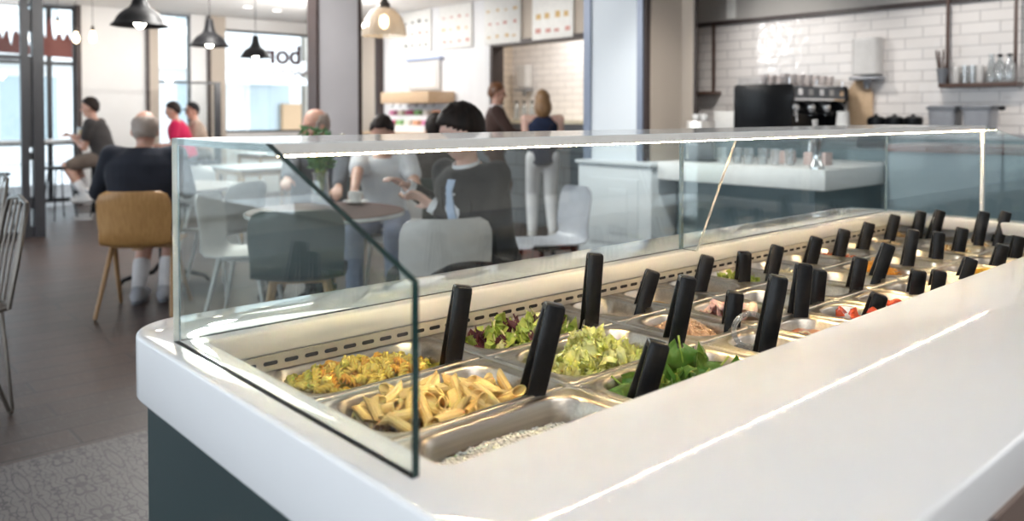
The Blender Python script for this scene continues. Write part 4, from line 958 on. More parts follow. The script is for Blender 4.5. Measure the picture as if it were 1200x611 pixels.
def round_table(pos, r, topm, label, edge=None, rz=0.):
    e = empty('round_table', (pos[0], pos[1], 0), rz, label, 'table')
    obj('tabletop', MB().lathe([(0, .740), (r - .006, .740), (r, .735), (r, .716), (r - .01, .712), (0, .712)], n=56), topm, e)
    if edge: obj('edge_band', MB().lathe([(r + .0005, .716), (r + .004, .718), (r + .004, .734), (r + .0005, .736)], n=56), edge, e)
    p = MB(); p.tube([(-.03, 0, .06), (-.03, 0, .712)], .016, 10); p.tube([(.03, 0, .06), (.03, 0, .712)], .016, 10); p.box((-.05, -.03, .30), (.05, .03, .33)); obj('column', p, M['blackmetal'], e)
    for k in range(4):
        a = PI / 4 + k * PI / 2; c_, s_ = math.cos(a), math.sin(a)
        obj('foot', MB().tube([(.03 * c_, .03 * s_, .16), (.08 * c_, .08 * s_, .10), (.20 * c_, .20 * s_, .075), (.28 * c_, .28 * s_, .05), (.31 * c_, .31 * s_, .014)], [.016, .018, .017, .015, .014], 8), M['blackmetal'], e)
    b = MB()
    b.box((-.18, -.02, .70), (.18, .02, .7119)); obj('bracket', b, M['blackmetal'], e)
    return e
round_table((2.24, 4.02), .43, M['darkwood'], 'round dark red brown wooden table with a coffee cup on it', M['edgelight'])
round_table((2.12, 6.22), .52, pbr('grey brown table top', (.30, .27, .26), .3), 'round grey brown table in front of the bald man in the dark jacket', None, .4)
def square_table(pos, sx, sy, label, rz=0.):
    e = empty('square_table', (pos[0], pos[1], 0), rz, label, 'table')
    obj('tabletop', MB().box((-sx / 2, -sy / 2, .715), (sx / 2, sy / 2, .742)), M['whitetop'], e, bevel=.004)
    obj('apron', MB().box((-sx / 2 + .05, -sy / 2 + .05, .655), (sx / 2 - .05, sy / 2 - .05, .7148)), M['palewood'], e)
    for a in (1, -1):
        for b in (1, -1): obj('leg', MB().cone((a * (sx / 2 - .07), b * (sy / 2 - .07), .65), (a * (sx / 2 - .04), b * (sy / 2 - .04), .012), .024, .015, 10, 2), M['palewood'], e)
    return e
square_table((3.75, 8.05), .85, .75, 'small white square table behind the end glass'); square_table((5.2, 10.75), .9, .8, 'white square table far back under the lettered window')
# on the tables
cp = empty('coffee_cup', (2.52, 4.17, .742), deg(200), 'white coffee cup on a saucer on the dark wooden table', 'cup')
obj('saucer', MB().lathe([(0, .003), (.03, .003), (.045, .007), (.075, .016), (.076, .018), (.045, .011), (.03, .007), (0, .007)], n=32), M['ceramic'], cp)
obj('cup', MB().lathe([(0, .010), (.026, .010), (.034, .022), (.042, .05), (.045, .072), (.043, .072), (.039, .05), (.03, .022), (0, .018)], n=32), M['ceramic'], cp)
obj('handle', MB().tube([(.042, 0, .060), (.06, 0, .062), (.068, 0, .048), (.06, 0, .034), (.037, 0, .030)], .0045, 8), M['ceramic'], cp)
sp_ = MB(); sp_.tube([(.05, -.05, .020), (.0, -.064, .019), (-.05, -.05, .020)], [.006, .002, .002], 8); obj('teaspoon', sp_, M['chrome'], cp)
pv = empty('flower_vase', (2.36, 4.30, .742), 0, 'glass vase of green sprigs on the dark wooden table', 'vase of plants')
obj('vase', MB().lathe([(0, .002), (.045, .002), (.055, .03), (.05, .10), (.042, .16), (.05, .19), (.048, .19), (.040, .16), (.047, .10), (.05, .03), (.042, .006), (0, .006)], n=28), M['cupglass'], pv)
LV = leaf_mesh('leaf', .065, .020, pbr('vase leaf', (.16, .34, .14), .5), .006, .25, 77)
fo = MB(); tmpr = random.Random(5); lv_v = [v.co.copy() for v in LV.vertices]; lv_f = [tuple(p.vertices) for p in LV.polygons]
st = MB()
for k in range(15):
    a = tmpr.uniform(0, 6.28); out = tmpr.uniform(.04, .15); top = V((out * math.cos(a), out * math.sin(a), tmpr.uniform(.30, .47))); pts = [V((0, 0, .02)), V((top.x * .25, top.y * .25, .19)), top]
    st.tube(pts, .0018, 5)
    for q in range(6):
        p = pts[1].lerp(top, .15 + q * .17); R = Reul(tmpr.uniform(-.9, .9), tmpr.uniform(-1.1, .2), tmpr.uniform(0, 6.28))
        fo.add([p + R @ v for v in lv_v], lv_f)
obj('stems', st, M['leafg'], pv); obj('foliage', fo, LV.materials[0], pv)
fl2 = MB()
for k in range(5): fl2.ell((tmpr.uniform(-.1, .14), tmpr.uniform(-.1, .1), tmpr.uniform(.33, .42)), (.016, .016, .012), None, 10, 6)
obj('blossom', fl2, M['cream'], pv)
dr = empty('drink_glass', (2.86, 11.42, .951), 0, 'glass of orange drink on the white window bar', 'drink')
obj('glass', MB().lathe([(0, 0), (.03, 0), (.038, .16), (.036, .16), (.029, .006), (0, .006)], n=20), M['cupglass'], dr); obj('drink', MB().lathe([(0, .007), (.028, .007), (.034, .12), (0, .12)], n=20), M['mango'], dr)
# ------------------------------------------------------------------ lamps
def pendant(pos, label, src=None):
    if src: return dup(src, pos, None, label)
    e = empty('pendant_lamp', pos, 0, label, 'lamp', 'black dome pendants')
    obj('shade', MB().lathe([(.018, .262), (.034, .255), (.038, .22), (.046, .175), (.056, .145), (.068, .125), (.095, .108), (.125, .083), (.146, .055), (.158, .030), (.168, .018), (.182, .006), (.184, 0), (.180, .001), (.165, .014), (.152, .028), (.138, .055), (.118, .078), (.09, .10), (.06, .118), (.0, .125)], n=40), M['blackmetal'], e)
    obj('bulb', MB().ell((0, 0, .035), (.04, .04, .05), None, 16, 10), M['bulbw'], e)
    obj('cord', MB().tube([(0, 0, .25), (0, 0, 2.8 - pos[2])], .004, 6), M['blackmetal'], e); return e
p1 = pendant((1.823, 5.782, 1.868), 'black dome pendant lamp, largest of the three, nearest the folding door'); pendant((3.08, 7.75, 1.925), 'black dome pendant lamp between the tall window and the lettered window', p1); pendant((4.15, 9.08, 1.935), 'smallest black dome pendant lamp in front of the lettered window', p1)
gl = empty('glass_pendant_lamp', (3.05, 4.675, 1.80), 0, 'glowing ribbed glass dome pendant lamp beside the grey pier', 'lamp')
rs = []
for r_, z in ((.03, .20), (.05, .195), (.09, .17), (.125, .12), (.145, .06), (.15, 0), (.147, 0), (.142, .06), (.12, .118), (.088, .164), (.05, .188), (.03, .193)):
    rs.append([(r_ * (1 + .018 * math.cos(24 * 2 * PI * j / 96)) * math.cos(2 * PI * j / 96), r_ * (1 + .018 * math.cos(24 * 2 * PI * j / 96)) * math.sin(2 * PI * j / 96), z) for j in range(96)])
obj('shade', MB().rings(rs, (False, False)), glassy('milky ribbed glass', (.96, .92, .86), 1.6, body=.35, bodycol=(.95, .88, .78)), gl)
obj('bulb', MB().ell((0, 0, .10), (.034, .034, .05), None, 16, 10), M['bulb'], gl)
obj('cap', MB().lathe([(0, .26), (.022, .26), (.026, .235), (.04, .225), (.044, .195), (0, .195)], n=24), M['bronze'], gl); obj('cord', MB().tube([(0, 0, .255), (0, 0, 1.0)], .004, 6), M['blackmetal'], gl)
pos4 = [((3.02, 11.42, 2.22), 'bare glowing bulb hanging before the white wall section'), ((2.07, 10.55, 2.25), 'bare glowing bulb hanging beyond the folding door glass'), ((2.69, 11.75, 2.34), 'bare glowing bulb in front of the red brown sign, larger looking'), ((3.0, 12.13, 2.26), 'bare glowing bulb in front of the red brown sign at the window edge')]
bb0 = None
for p, lab in pos4:
    if bb0 is None:
        bb0 = empty('bare_bulb_lamp', p, 0, lab, 'lamp', 'bare bulb lamps')
        obj('bulb', MB().lathe([(.004, -.02), (.024, -.012), (.038, .02), (.040, .045), (.032, .075), (.020, .110), (.016, .13)], n=24), M['bulb'], bb0); obj('socket', MB().lathe([(0, .19), (.014, .19), (.02, .18), (.02, .125), (0, .125)], n=16), M['bronze'], bb0); obj('cord', MB().tube([(0, 0, .185), (0, 0, .58)], .003, 6), M['blackmetal'], bb0)
    else:
        n_ = dup(bb0, p, None, lab)
        for ch in n_.children:
            if ch.name.startswith('cord'): ch.scale = (1, 1, 1); ch.data = MB().tube([(0, 0, .185), (0, 0, 2.8 - p[2])], .003, 6).mesh('cord', M['blackmetal'], 40)
for i, (x, y) in enumerate(((5.30, 10.2), (5.45, 11.2), (4.96, 11.1), (4.4, 10.3))):
    e = empty('downlight', (x, y, 2.8), 0, ['recessed downlight nearest the grey pier', 'recessed downlight above the lettered window', 'recessed downlight in the middle of the far ceiling', 'recessed downlight nearest the tall window'][i], 'light', 'recessed downlights')
    obj('ring', MB().lathe([(.055, -.001), (.08, -.001), (.08, -.010), (.055, -.006)], n=24), M['alu'], e); obj('lens', MB().lathe([(0, -.004), (.055, -.004), (.055, -.001), (0, -.001)], n=24), M['down'], e)
# ------------------------------------------------------------------ coffee corner
cc = empty('coffee_counter', (4.78, 2.42, 0), 0, 'thick white coffee counter on a blue grey base behind the glass', 'counter')
obj('top', MB().box((0, 0, .795), (1.2, 1.29, .925)), M['whitetop'], cc, bevel=.006); obj('base', MB().box((.22, .18, 0), (1.2, 1.27, .795)), M['barteal'], cc)
tb = empty('wood_topped_bar', (5.6, 0, 0), 0, 'blue grey bar with a red brown wooden top at the end of the salad bar', 'bar')
obj('front_panel', MB().box((.39, 2.45, 0), (.5, 2.86, 1.02)).box((.0, -3, 0), (.5, 2.41, 1.02)), M['barteal'], tb); obj('top', MB().box((-.03, -3, 1.02), (.62, 2.40, 1.067)), M['bartop'], tb, bevel=.004)
bc = empty('back_counter', (6.2, 0, 0), 0, 'grey back counter along the tiled wall carrying the espresso machine', 'counter')
obj('base', MB().box((.03, 2.9, 0), (.78, 4.93, 1.07)).box((.84, 2.9, 0), (1.39, 5.8, 1.07)).box((.78, 2.9, 0), (.84, 4.93, 1.07)), M['barteal'], bc); obj('base', MB().box((.70, -3, 0), (1.39, 2.9, 1.07)), M['barteal'], bc)
obj('top', MB().box((0, 2.88, 1.07), (.79, 4.935, 1.11)).box((.79, 2.88, 1.07), (1.395, 4.935, 1.11)).box((.84, 4.935, 1.07), (1.395, 5.82, 1.11)).box((.68, -3, 1.07), (1.395, 2.88, 1.11)), M['boxgrey'], bc, bevel=.004)
em = empty('espresso_machine', (6.42, 3.56, 1.11), 0, 'large black three group espresso machine before the tiled wall', 'espresso machine')
b = MB()
b.prism([(.0, .03), (.0, .27), (-.02, .29), (-.02, .39), (.0, .425), (.55, .425), (.56, .40), (.56, .03)], 0, 0, .03)
obj('side_panel', b, M['black'], em, bevel=.003); b = MB()
b.prism([(.0, .03), (.0, .27), (-.02, .29), (-.02, .39), (.0, .425), (.55, .425), (.56, .40), (.56, .03)], 0, .99, 1.02); obj('side_panel', b, M['black'], em, bevel=.003)
b = MB(); b.box((.03, .20, .06), (.99, .55, .41)); obj('body', b, M['black'], em)
b = MB(); b.prism([(-.0, .30), (.20, .28), (.20, .41), (.02, .41)], 0, .03, .99); obj('control_panel', b, M['grey'], em)
dsp = MB(); dsp.box((.03, -.005, .285), (.99, .02, .30)); obj('trim_strip', dsp, M['chrome'], em)
for k in range(5):
    x = .12 + k * .19; g_ = MB(); g_.box((x, -.001, .33), (x + .075, .008, .385)); obj('button_panel', g_, M['whiteplastic'] if k % 2 else M['chrome'], em)
for k in range(3):
    x = .22 + k * .29
    g_ = MB(); g_.cone((x, .14, .27), (x, .10, .225), .055, .05, 16, 4); g_.lathe([(0, .155), (.034, .155), (.034, .205), (.04, .215), (0, .215)], (x, .09, 0), 20); gh = obj('group_head', g_, M['chrome'], em)
    obj('portafilter', MB().tube([(x, .07, .185), (x, -.03, .175), (x + .01, -.11, .165)], [.012, .012, .016], 10), M['black'], gh)
obj('drip_tray', MB().box((.03, -.0, .02), (.99, .2, .055)), M['chrome'], em, bevel=.003)
for x in (.06, .96): obj('steam_wand', MB().tube([(x, .06, .28), (x + .01, -.01, .24), (x, -.02, .10)], .006, 8), M['chrome'], em)
for x in (.08, .94):
    for y in (.06, .48): obj('foot', MB().lathe([(0, 0), (.025, 0), (.03, .03), (0, .03)], (x, y, 0), 14), M['chrome'], em)
rl = MB()
for z in (.445, .475): rl.tube([(.03, .03, z), (.99, .03, z), (.99, .53, z), (.03, .53, z), (.03, .03, z)], .004, 6)
for x, y in ((.03, .03), (.5, .03), (.99, .03), (.99, .53), (.5, .53), (.03, .53)): rl.tube([(x, y, .42), (x, y, .475)], .004, 6)
obj('cup_rail', rl, M['chrome'], em)
0 and obj('screw', MB().lathe([(0, 0), (.018, 0), (.018, .01), (0, .01)], (0, 0, 0), 16).xf(Matrix.Translation((-.006, .35, .2)) @ Matrix.Rotation(-PI / 2, 4, 'Y')), M['chrome'], em)
CUPM = MB().lathe([(0, 0), (.026, 0), (.034, .03), (.038, .085), (.036, .085), (.031, .03), (.02, .005), (0, .005)], n=20).mesh('cup', pbr('pale pink paper cup', (.72, .64, .62), .5), 50)
for i in range(14):
    x, y = (.08 + .135 * (i % 7)), (.10 + .20 * (i // 7)); o = bpy.data.objects.new('stacked_cup', CUPM); o.location = (6.42 + x, 3.56 + y, 1.537); COL.objects.link(o); tag(o, 'pale cup standing on top of the espresso machine', 'cup', 'cups on the espresso machine')
TUM = MB().lathe([(0, 0), (.028, 0), (.036, .11), (.034, .11), (.026, .006), (0, .006)], n=20).mesh('tumbler', M['cupglass'], 50)
for i, y in enumerate((3.32, 3.22, 3.10, 3.02, 2.90, 2.82)):
    o = bpy.data.objects.new('tumbler', TUM); o.location = (5.02 + .05 * (i % 2), y, .926); COL.objects.link(o); tag(o, 'clear tumbler in the row on the white coffee counter', 'glass', 'tumblers on the coffee counter')
for i, (y, w_) in enumerate(((2.98, .07), (2.72, .08))):
    o = obj('paper_cup_box', MB().box((5.22, y - w_, .926), (5.32, y + w_, .926 + .085)), pbr('dusty pink card', (.55, .42, .40), .6), bevel=.003); tag(o, ['dusty pink carton on the coffee counter behind the tumblers', 'dusty pink carton on the coffee counter nearest the beer tap'][i], 'carton')
tl = empty('card_terminal', (5.02, 3.50, .926), deg(12), 'dark till screen on the white coffee counter beside the glass fin', 'till')
obj('screen', MB().obox((0, 0, .10), (.010, 0, .004), (0, .10, 0), (-.02, 0, .085)), M['grey'], tl, bevel=.003); obj('base', MB().box((-.05, -.11, 0), (.07, .11, .014)), M['blackmetal'], tl, bevel=.003)
o = obj('steel_bin', MB().box((5.12, 3.56, .926), (5.30, 3.70, 1.222)), M['steelr'], bevel=.006); tag(o, 'upright steel box on the coffee counter with two cups on top', 'box')
for y_ in (3.595, 3.665): o = bpy.data.objects.new('espresso_cup', MB().lathe([(0, 0), (.018, 0), (.028, .02), (.031, .05), (.029, .05), (.025, .02), (0, .006)], n=20).mesh('espresso_cup', M['ceramic'], 50)); o.location = (5.2, y_, 1.2225); COL.objects.link(o); tag(o, 'small white cup on the upright steel box beside the pale pillar', 'cup', 'cups on the steel box')
tp = empty('beer_tap', (4.87, 2.52, .926), 0, 'white and chrome tap column at the corner of the coffee counter', 'tap')
obj('column', MB().lathe([(0, 0), (.045, 0), (.045, .02), (.03, .045), (.028, .09), (.04, .16), (.052, .24), (.05, .25), (0, .25)], n=24), M['chrome'], tp); obj('handle', MB().tube([(-.02, 0, .25), (-.03, 0, .31)], [.014, .018], 10), M['whiteplastic'], tp); obj('spout', MB().tube([(-.035, 0, .18), (-.09, 0, .17), (-.095, 0, .11)], .010, 10), M['chrome'], tp)
jg = empty('milk_jug', (6.27, 3.03, 1.11), deg(220), 'white milk jug beside the espresso machine', 'jug')
obj('body', MB().lathe([(0, 0), (.05, 0), (.056, .05), (.05, .12), (.045, .165), (.048, .185), (.045, .185), (.041, .165), (.046, .12), (.05, .05), (0, .008)], n=24), M['ceramic'], jg); obj('handle', MB().tube([(.046, 0, .16), (.085, 0, .15), (.09, 0, .08), (.054, 0, .05)], .007, 8), M['ceramic'], jg)
o = obj('carton_box', MB().box((7.2, 4.62, 1.11), (7.34, 4.86, 1.305)), M['paper'], bevel=.004); tag(o, 'white box with a pale lid on the back counter left of the espresso machine', 'box')
for i, (x, y) in enumerate(((5.1, 3.80), (5.12, 3.68))):
    pass
cuttingb = MB(); cuttingb.prism([(3.37, 1.115), (3.58, 1.115), (3.60, 1.14), (3.60, 1.50), (3.53, 1.60), (3.44, 1.60), (3.37, 1.46)], 0, 7.55, 7.58); o = obj('cutting_board', cuttingb, M['palewood'], bevel=.004); tag(o, 'pale wooden board leaning on the tiles behind the espresso machine', 'board')
def dispenser(pos, label, face=PI):
    e = empty('towel_dispenser', pos, face, label, 'dispenser')
    b = MB(); b.rings([rring(.17, .26, .06, z, (.085 - i_, 0), 6) for z, i_ in ((0, .0), (.02, 0), (.30, 0), (.34, .0))]); obj('cover', b, M['whiteplastic'], e, bevel=.006)
    obj('tray', MB().rings([rring(.19, .29, .05, -.05, (.095, 0), 5), rring(.19, .29, .05, -.02, (.095, 0), 5)]), M['boxgrey'], e, bevel=.004); obj('nozzle', MB().lathe([(0, -.13), (.02, -.13), (.04, -.05), (0, -.05)], (.09, 0, 0), 16), M['boxgrey'], e); return e
dispenser((7.597, 3.40, 1.64), 'white paper towel dispenser on the tiles above the black bowls'); dispenser((8.597, 9.15, 1.68), 'white paper towel dispenser on the kitchen tiles')
for i, (y, lab) in enumerate(((3.22, 'black bowl under the towel dispenser, first of three'), (3.06, 'black bowl in the middle of the three on the back counter'), (2.90, 'black bowl nearest the grey containers'))):
    e = empty('black_bowl', (7.30, y, 1.11), 0, lab, 'bowl', 'black bowls'); obj('bowl', MB().lathe([(0, .0), (.05, .0), (.062, .03), (.078, .09), (.075, .13), (.05, .145), (0, .15)], n=28), M['black'], e); obj('knob', MB().ell((0, 0, .152), (.018, .018, .012), None, 12, 8), M['black'], e)
for i, y in enumerate((2.61, 2.345)):
    e = empty('storage_container', (7.22, y, 1.11), 0, ['grey translucent container on the back counter beside the black bowls', 'grey translucent container with a black knob under the wall shelf'][i], 'container', 'grey containers')
    b = MB(); b.rings([rring(.20, .19, .03, 0), rring(.22, .215, .03, .22), rring(.20, .20, .03, .235)]); obj('body', b, M['boxgrey'], e); f_ = MB(); f_.rings([rring(.235, .235, .03, .20), rring(.235, .235, .03, .225)]); obj('rim', f_, M['grey'], e)
    if i: obj('knob', MB().ell((-.02, -.16, .21), (.03, .03, .02), None, 14, 8), M['black'], e)
def wall_shelf(y0, y1, z, zt, label, grp='hanging shelves', wd=.2):
    e = empty('hanging_shelf', (7.6, y0, z), 0, label, 'shelf', grp); w_ = y1 - y0
    obj('board', MB().box((-wd, 0, -.035), (-.003, w_, 0)), M['walnut'], e, bevel=.003)
    for yy in (.04, w_ - .04):
        obj('hanger_rod', MB().box((-wd * .5 - .012, yy - .012, .0005), (-wd * .5 + .012, yy + .012, zt - z)), M['walnut'], e)
    return e
wall_shelf(2.14, 2.74, 1.535, 2.5, 'brown hanging shelf of glasses above the grey containers'); 
wall_shelf(5.03, 5.60, 1.52, 2.236, 'brown hanging shelf partly hidden by the beige wall end')
sh = [(2.70, 'straw'), (2.62, 'white'), (2.55, 'gl'), (2.49, 'gl'), (2.43, 'white2'), (2.36, 'carafe'), (2.27, 'bottle'), (2.19, 'bottle')]
strw = empty('straw_holder', (7.44, 2.72, 1.537), 0, 'dark cup of brown straws at the end of the glass shelf', 'straws')
obj('cup', MB().lathe([(0, 0), (.03, 0), (.045, .13), (.042, .13), (.028, .006), (0, .006)], n=20), M['grey'], strw)
for k in range(9): a = k * .7; obj('straw', MB().tube([(.012 * math.cos(a), .012 * math.sin(a), .01), (.035 * math.cos(a), .055 * math.sin(a), .27 + .01 * (k % 3))], .006, 6), M['walnut'], strw)
BOT = MB().lathe([(0, 0), (.036, 0), (.04, .02), (.04, .13), (.03, .16), (.016, .185), (.016, .21), (.013, .21), (.013, .185), (.027, .16), (.036, .13), (.036, .02), (0, .006)], n=20)
def bottle(x, y, z, label, capm=None, s=1., grp=None):
    e = empty('glass_bottle', (x, y, z), 0, label, 'bottle', grp); e.scale = (s, s, s); obj('body', BOT.mesh('body', M['cupglass'], 50), None, e); obj('stopper', MB().lathe([(0, .205), (.019, .205), (.019, .228), (0, .23)], n=16), capm or M['black'], e)
bottle(7.44, 2.275, 1.537, 'clear bottle with black stopper on the hanging shelf, inner of two', grp='bottles on the hanging shelf'); bottle(7.43, 2.20, 1.537, 'clear bottle with black stopper at the outer end of the hanging shelf', grp='bottles on the hanging shelf')
TALL = MB().lathe([(0, 0), (.024, 0), (.030, .15), (.028, .15), (.022, .006), (0, .006)], n=20).mesh('tall_glass', M['cupglass'], 50)
for y in (2.56, 2.50): o = bpy.data.objects.new('tall_glass', TALL); o.location = (7.5, y, 1.536); COL.objects.link(o); tag(o, 'clear tall glass on the hanging shelf between the white canisters', 'glass', 'tall glasses on the hanging shelf')
for i, y in enumerate((2.63, 2.44)): o = obj('white_canister', MB().lathe([(0, 0), (.03, 0), (.032, .004), (.032, .14), (.028, .146), (0, .146)], n=20), M['whiteplastic'], loc=(7.5, y, 1.5365)); tag(o, ['white canister beside the straw holder on the hanging shelf', 'white canister beside the carafe on the hanging shelf'][i], 'canister')
o = obj('carafe', MB().lathe([(0, 0), (.045, 0), (.048, .02), (.035, .12), (.02, .20), (.022, .235), (.019, .235), (.017, .20), (.031, .12), (.043, .02), (0, .006)], n=24), M['cupglass'], loc=(7.5, 2.355, 1.5365)); tag(o, 'tall conical glass carafe on the hanging shelf', 'carafe')
o = obj('wall_notice', MB().box((7.53, 4.82, 2.29), (7.548, 4.93, 2.55)), M['paper']); tag(o, 'small white notice on the soffit beside the beige wall end', 'notice')
# ------------------------------------------------------------------ kitchen and serving counter
kc = empty('serving_counter', (6.4, 5.95, 0), 0, 'serving counter clad in slate grey tiles behind the suited man', 'counter')
obj('front', MB().box((0, 0, 0), (.5, 4.5, .98)), M['gtile'], kc); obj('top', MB().box((-.02, -.02, .98), (.52, 4.52, 1.02)), M['palewood'], kc, bevel=.003)
kb = empty('kitchen_counter', (7.9, 5.95, 0), 0, 'pale kitchen worktop along the tiled kitchen wall', 'counter'); obj('base', MB().box((.04, 0, 0), (.69, 3.5, 1.14)), M['grey'], kb); obj('worktop', MB().box((0, 0, 1.14), (.695, 3.55, 1.19)), M['cream'], kb)
for i, (y, lab) in enumerate(((9.10, 'clear bottle on the kitchen worktop beneath the dispenser'), (8.93, 'clear bottle with dark stopper, second on the kitchen worktop'), (8.76, 'clear bottle nearest the woman in the navy vest'))): bottle(8.3, y, 1.191, lab, None, 1.25, 'bottles on the kitchen worktop')
sd = empty('soap_dispenser', (7.16, 6.46, 1.98), PI / 2, 'amber wall dispenser at the edge of the kitchen opening', 'dispenser'); obj('body', MB().rings([rring(.09, .10, .02, 0), rring(.10, .11, .02, .03), rring(.10, .11, .02, .20), rring(.06, .08, .02, .23)]), pbr('amber plastic', (.45, .22, .06), .3), sd)
obj('lever', MB().box((-.03, -.045, -.02), (.03, .0, -.001)), M['bronze'], sd)
cbx = empty('wall_cupboard', (7.0, 9.65, 1.63), 0, 'white panelled cupboard door under the first menu board', 'cupboard'); obj('door', MB().box((-.05, -.40, 0), (-.004, .38, .42)), M['whiteplastic'], cbx, bevel=.003); obj('inset_panel', MB().box((-.056, -.30, .05), (-.05, .28, .36)), M['wallwhite'], cbx); obj('rail', MB().box((-.075, -.46, .43), (-.004, .40, .46)), pbr('blue grey rail', (.35, .42, .62), .4), cbx); obj('knob', MB().ell((-.06, 0, .2), (.012, .012, .012), None, 10, 6), M['steelr'], cbx)
ds = empty('display_hood', (6.98, 9.55, 1.38), 0, 'pale wooden hood with hooks over the food display', 'shelf'); obj('hood', MB().box((-.45, -.62, .05), (0, .55, .21)), M['palewood'], ds, bevel=.004)
for k in range(6): y = -.55 + k * .2; obj('hook', MB().tube([(-.3, y, .049), (-.3, y, .02), (-.32, y, .0), (-.34, y, .012)], .006, 6), M['blackmetal'], ds)
dc = empty('display_counter', (6.5, 8.6, 1.02), 0, 'tiered food display under the wooden hood', 'display'); obj('tier', MB().box((.02, 0, .001), (.38, 1.75, .10)), M['whitetop'], dc); obj('tier', MB().box((.2, 0, .1002), (.38, 1.75, .24)), M['whitetop'], dc)
pk = [(.62, .12, .25), (.25, .45, .18), (.75, .70, .62), (.70, .35, .2), (.6, .2, .35), (.8, .75, .6)]
pm = [pbr('packet colour %d' % i, c, .5) for i, c in enumerate(pk)]
PKM = [MB().rings([rring(.10, .12, .02, 0), rring(.11, .13, .03, .03), rring(.09, .11, .03, .07)]).mesh('food_packet', m_, 50) for m_ in pm]
for k in range(16):
    y = 8.68 + .21 * (k % 8); lo_ = k < 8; o = bpy.data.objects.new('food_packet', PKM[(k * 5 + k // 8) % 6]); o.location = (6.62 if lo_ else 6.79, y, 1.121 if lo_ else 1.261); COL.objects.link(o); tag(o, 'small colourful packet on the tiered display under the wooden hood', 'packet', 'packets on the display')
# ------------------------------------------------------------------ people
def remesh(o, vx, sm=6):
    m = o.modifiers.new('fuse', 'REMESH'); m.mode = 'VOXEL'; m.voxel_size = vx; m.use_smooth_shade = True
    s = o.modifiers.new('relax', 'SMOOTH'); s.factor = .5; s.iterations = sm
def ik(a, b, l1, l2, pole):
    d = b - a; D = min(d.length, (l1 + l2) * .999); dn = d.normalized(); b = a + dn * D
    x = (l1 * l1 - l2 * l2 + D * D) / (2 * D); h = math.sqrt(max(l1 * l1 - x * x, 0)); p = (pole - dn * pole.dot(dn)).normalized()
    return a + dn * x + p * h, b
def hair_mesh(style, mat):
    mb = MB(); n, m = 36, 24; rx, ry, rz = .104, .085, .112
    grow = 1.0
    if style == 'quiff': rx, ry, rz = .112, .091, .119
    rs = []
    for i in range(m + 1):
        t = -PI / 2 + PI * i / m; t = max(-1.5, min(1.5, t)); ring = []
        for j in range(n):
            a = 2 * PI * j / n; p = V((rx * math.cos(t) * math.cos(a), ry * math.cos(t) * math.sin(a), rz * math.sin(t)))
            x, z = p.x, p.z
            back = max(0., -math.cos(a)); front = max(0., math.cos(a))
            low = -.02 - .075 * back + .085 * front ** .8
            if style == 'quiff': low = -.02 - .08 * back + .050 * front ** .7 + .02 * math.sin(a) * front
            if style in ('bob', 'bun'): low = -.02 - .05 * back + .075 * front
            keep = z > low
            if style == 'balding': keep = (-.085 < z < .062 - .13 * front) and front < .6
            if style == 'cap': keep = z > -.075 * back - .03 + .12 * front
            k = 1 + .035 * mnoise.noise(p * 38) + (.075 * mnoise.noise(V((p.x * 55, p.y * 55, p.z * 12))) if style != 'cap' else 0)
            if style == 'balding': k *= .97
            ring.append(p * (k if keep else .80) + V((-.008, 0, .022)))
        rs.append(ring)
    mb.rings(rs)
    if style == 'bun': mb.ell((-.115, 0, .03), (.048, .046, .044), None, 16, 10)
    if style == 'bob':
        mb.ell((-.055, 0, -.075), (.070, .100, .125), None, 20, 12); mb.ell((-.02, .068, -.06), (.05, .026, .10), None, 14, 10); mb.ell((-.02, -.068, -.06), (.05, .026, .10), None, 14, 10)
    if style == 'long': pass
    return mb
